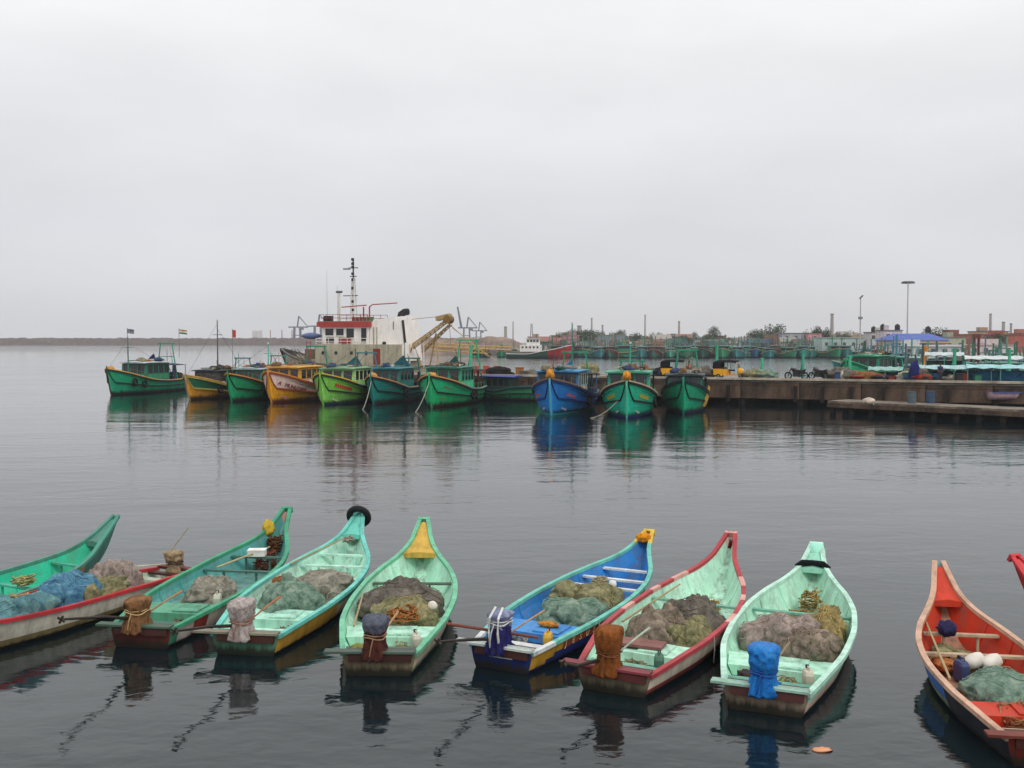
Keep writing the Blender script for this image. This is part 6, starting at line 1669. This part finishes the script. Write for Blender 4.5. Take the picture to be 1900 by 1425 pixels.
# dark water tanks on roofs
tank_me = MB().rings([[(r_ * math.cos(a), r_ * math.sin(a), z_) for a in [2 * math.pi * k / 12 for k in range(12)]] for r_, z_ in ((.7, 0), (.75, .1), (.75, 1.2), (.6, 1.5), (.25, 1.65), (.25, 1.8))]).mesh('water_tank', flat((26, 26, 28), .7), True)
for px, Y, z, lab in ((1620, 320, 8.55, 'black water tank on the white house'), (1637, 300, 8.95, 'black water tank on the left end of the pale tower house'), (1664, 300, 8.95, 'black water tank between tower house and blue roof'), (1721, 300, 8.3, 'black water tank right of the blue roof')):
    o = link('water_tank', tank_me); o.location = (px_x(px, Y), Y, z); tag(o, lab, 'tank', 'black rooftop water tanks')
for px, lo, hi in ((1664, 2.1, 8.95), (1721, 2.1, 8.3)):
    st_ = thing('tank_stand', 'steel stand under the black water tank %s' % ('between tower house and blue roof' if px == 1664 else 'right of the blue roof'), 'stand', (px_x(px, 300), 300, lo))
    for dx in (-.6, .6):
        for dy in (-.6, .6): MB().tube([(dx, dy, 0), (dx, dy, hi - lo - .05)], .1, 4).build('leg', flat((90, 90, 92), .7), st_)
    MB().box((0, 0, hi - lo - .06), (1.6, 1.6, .1)).build('platform', flat((90, 90, 92), .7), st_)

# trees
def tree_mesh(seed, h, cr):
    rr = random.Random(seed); tr = MB()
    tr.tube([(0, 0, 0), (.1, .05, h * .3), (.0, .1, h * .55)], [.28, .2, .12], 6)
    cl = []
    for i in range(13):
        a = rr.uniform(0, 6.28); q = cr * rr.uniform(.1, .75); z = h * rr.uniform(.45, .95)
        c = Vector((q * math.cos(a), q * math.sin(a), z)); cl.append((c, cr * rr.uniform(.28, .5)))
        tr.tube([(0, 0.05, h * .4), c * .6 + Vector((0, 0, h * .18)), c], [.09, .05, .02], 4)
    lv = MB()
    for c, r_ in cl:
        for _ in range(95):
            d = Vector((rr.gauss(0, 1), rr.gauss(0, 1), rr.gauss(0, .8))).normalized() * r_ * rr.random() ** .35
            p = c + d; u = Vector((rr.gauss(0, 1), rr.gauss(0, 1), rr.gauss(0, 1))).normalized(); v = u.cross(Vector((rr.gauss(0, 1), rr.gauss(0, 1), rr.gauss(0, 1)))).normalized(); s2 = rr.uniform(.18, .38)
            lv.add([p - u * s2, p + v * s2 * .6, p + u * s2, p - v * s2 * .6], [(0, 1, 2, 3)], rr.choice((0, 0, 1)))
    return tr.mesh('trunk', flat((70, 58, 46), .9)), lv.mesh('crown', [flat((52, 68, 44), .8), flat((70, 88, 54), .8)])
TM = [tree_mesh(11, 8.5, 4.6), tree_mesh(12, 7.5, 5.2), tree_mesh(13, 9.5, 4.2)]
def tree(px, Y, k, sc, label, group='trees of the town'):
    t = thing('tree', label, 'tree', (px_x(px, Y), Y, 2.0), r3.uniform(0, 6), group); t.scale = (sc, sc, sc)
    link('trunk', TM[k][0], t); link('crown', TM[k][1], t); return t
px = 1040
while px < 1620:
    tree(px, r3.uniform(400, 600), r3.randrange(3), r3.uniform(.5, 1.05), 'grey-green tree among the far town houses, %s from the left' % nth('tree'))
    px += r3.uniform(8, 15)
tree(1436, 470, 0, 1.25, 'tall dark tree rising above the far houses left of the pink house')
tree(1510, 470, 1, 1.2, 'broad dark tree rising just right of the pink house')
tree(1850, 300, 1, .8, 'round bright green tree before the red-brown house')
tree(1738, 330, 0, .9, 'dark tree right of the blue-roofed hall')
for px, w_ in ((1060, 'first'), (1078, 'second'), (1096, 'third')): tree(px, 450, 1, 1.1, '%s of three dark trees right of the white ship' % w_, 'trees of the town')

# masts, towers, chimneys
def light_mast(px, top, Y, label, r_=.35, head=True, base=2.1):
    tp = D(px, top, Y); t = thing('light_mast', label, 'mast', (tp.x, Y, base), 0, 'tall masts of the far shore')
    h = tp.z - base
    MB().tube([(0, 0, 0), (0, 0, h)], [r_, r_ * .55], 8).build('shaft', paint('#b4b4b0', .3), t)
    if head:
        MB().tube([(0, 0, h - .1), (0, 0, h + .15)], 1.5, 14).build('head_ring', flat((120, 122, 124), .6), t)
        for k in range(8): a = 2 * math.pi * k / 8; MB().box((1.6 * math.cos(a), 1.6 * math.sin(a), h - .25), (.6, .6, .45), rz=a).build('floodlight', flat((90, 92, 94), .5), t)
    return t
light_mast(1685, 523, 300, 'tallest light mast with round head behind the blue-roofed hall', .26)
m_ = light_mast(1597, 551, 330, 'light mast with a tilted lamp left of the blue-roofed hall', .28, False)
h = D(1597, 551, 330).z - 2.1
MB().box((.2, 0, h), (1.4, .8, .35), ry=-.8).build('lamp', flat((90, 92, 94), .5), m_)
MB().box((0, 0, h * .62), (1.2, .8, .8)).build('lamp_bracket', flat((130, 130, 130), .5), m_)
def chimney(px, top, Y, r_, label, col='#9a928c'):
    tp = D(px, top, Y); t = thing('chimney', label, 'chimney', (tp.x, Y, 2.1), 0, 'far chimneys and poles')
    h = tp.z - 2.1
    MB().tube([(0, 0, 0), (0, 0, h)], [r_, r_ * .7], 10).build('stack', paint(col, .3), t); MB().tube([(0, 0, h - .6), (0, 0, h)], r_ * .85, 10).build('rim', flat((110, 104, 100), .7), t)
for px, top, Y, r_, lab in ((1544, 582, 600, 1.2, 'grey chimney left of the tilted-lamp mast'), (1197, 584, 900, .9, 'thin far pole left of the middle of the town'), (1260, 596, 700, .9, 'thin dark pole above the packed trawlers'), (1838, 582, 700, 1.1, 'grey chimney near the right border'), (1098, 590, 900, 1.0, 'pale far pole with a wide top right of the white ship'),
        (1075, 604, 700, 2.0, 'squat dark tower right of the white ship'), (1118, 603, 800, 1.0, 'short far pole beside the squat tower'), (938, 606, 900, 1.8, 'pale tower left of the white ship'), (952, 597, 1000, .8, 'thin pole just left of the white ship'), (1862, 597, 620, 1.2, 'first stack of the factory at the right border'), (1876, 600, 620, .9, 'second stack of the factory at the right border')):
    chimney(px, top, Y, r_, lab)

# cranes far behind
gm = flat((70, 80, 98), .7)  # crane blue-grey: bluish fading of distant haze put into the colour
def crane(px, Y, label, jib_top, base=2.0, sc=1.0, boom=True):
    t = thing('harbour_crane', label, 'crane', (px_x(px, Y), Y, base), 0, 'far harbour cranes'); t.scale = (sc, sc, sc)
    for dx in (-6, 6):
        for dy in (-5, 5): MB().tube([(dx, dy, -3), (dx * .8, dy * .8, 26)], 1.3, 5).build('leg', gm, t)
    MB().box((0, 0, 13), (13, 11, 1.4)).build('portal_beam', gm, t)
    MB().box((2, 0, 27), (34, 2.4, 2.2)).build('girder', gm, t)
    MB().tube([(0, 0, 26), (3, 0, 46)], 1.4, 5).build('apex', gm, t)
    if boom: MB().tube([(-9, 0, 26), (-16, 0, 64)], [2.2, 1.6], 5).build('raised_boom', gm, t)
    MB().tube([(3, 0, 46), (18, 0, 28)], .8, 4).build('stay', gm, t)
    MB().box((8, 0, 24), (6, 4, 3.4)).build('machine_house', gm, t)
crane(866, 1340, 'far grey crane with its boom raised steeply', 0, sc=.74)
crane(888, 1400, 'far grey crane right of the one with the raised boom', 0, sc=.62, boom=False)
crane(552, 1500, 'faint far crane above the breakwater, left of the pair', 0, sc=.85, boom=False)
crane(590, 1500, 'faint far crane above the breakwater, right of the pair', 0, sc=.9, boom=False)
# faint far ship
fs_ = thing('far_ship', 'faint pinkish ship beyond the breakwater left of the tug', 'ship', (px_x(462, 1420), 1420, 0), 0)
FS = trawler_shape(80, 12, 10)
FS.shell(12, lambda st: [0, .5, 1], lambda st, row, sd: 0).build('hull', paint('#b0606a', .2, scale=.05), fs_, True); fs_['group'] = 'far ships'
MB().box((12, 0, 14), (12, 9, 10)).build('deckhouse', paint('#d8d0d0', .2, scale=.05), fs_)
for x in (30, 46, 60): MB().tube([(x, 0, 5), (x, 0, 20)], .8, 5).build('derrick', paint('#b0808a', .2, scale=.05), fs_)
# yellow dredge pipe line on the embankment
for i, (a, b, lab) in enumerate((((792, 642), (950, 650), 'long yellow boom lying before the sandy embankment, upper of two'), ((800, 650), (905, 656), 'yellow boom lying before the sandy embankment, lower of two'))):
    p, q = D(a[0], a[1], 330), D(b[0], b[1], 330)
    t = thing('lattice_boom', lab, 'boom', p, 0, 'yellow lattice booms'); m_ = MB(); d_ = q - p
    for dy, dz_ in ((-.6, 0), (.6, 0), (0, 1.0)): m_.tube([Vector((0, dy, dz_)), d_ + Vector((0, dy, dz_))], .16, 5)
    for k in range(16): u = k / 16; m_.tube([d_ * u + Vector((0, -.6, 0)), d_ * (u + 1 / 16) + Vector((0, 0, 1.0))], .09, 4)
    m_.build('lattice', paint('#cda24e', .4), t)

# ------------------------------------------------------------------ haze
hz_ = MB().box((0, 1170, 31), (4700, 2560, 66))
hm, nt, b_ = nmat('haze_air')
nt.nodes.remove(b_)
pv = nt.nodes.new('ShaderNodeVolumePrincipled'); pv.inputs['Color'].default_value = (0.93, 0.94, 0.97, 1); pv.inputs['Density'].default_value = 0.00021; pv.inputs['Anisotropy'].default_value = 0.0
nt.links.new(pv.outputs[0], nt.nodes['Material Output'].inputs['Volume'])
o = hz_.build('haze', hm); tag(o, 'thin grey sea haze', None, None, 'stuff')
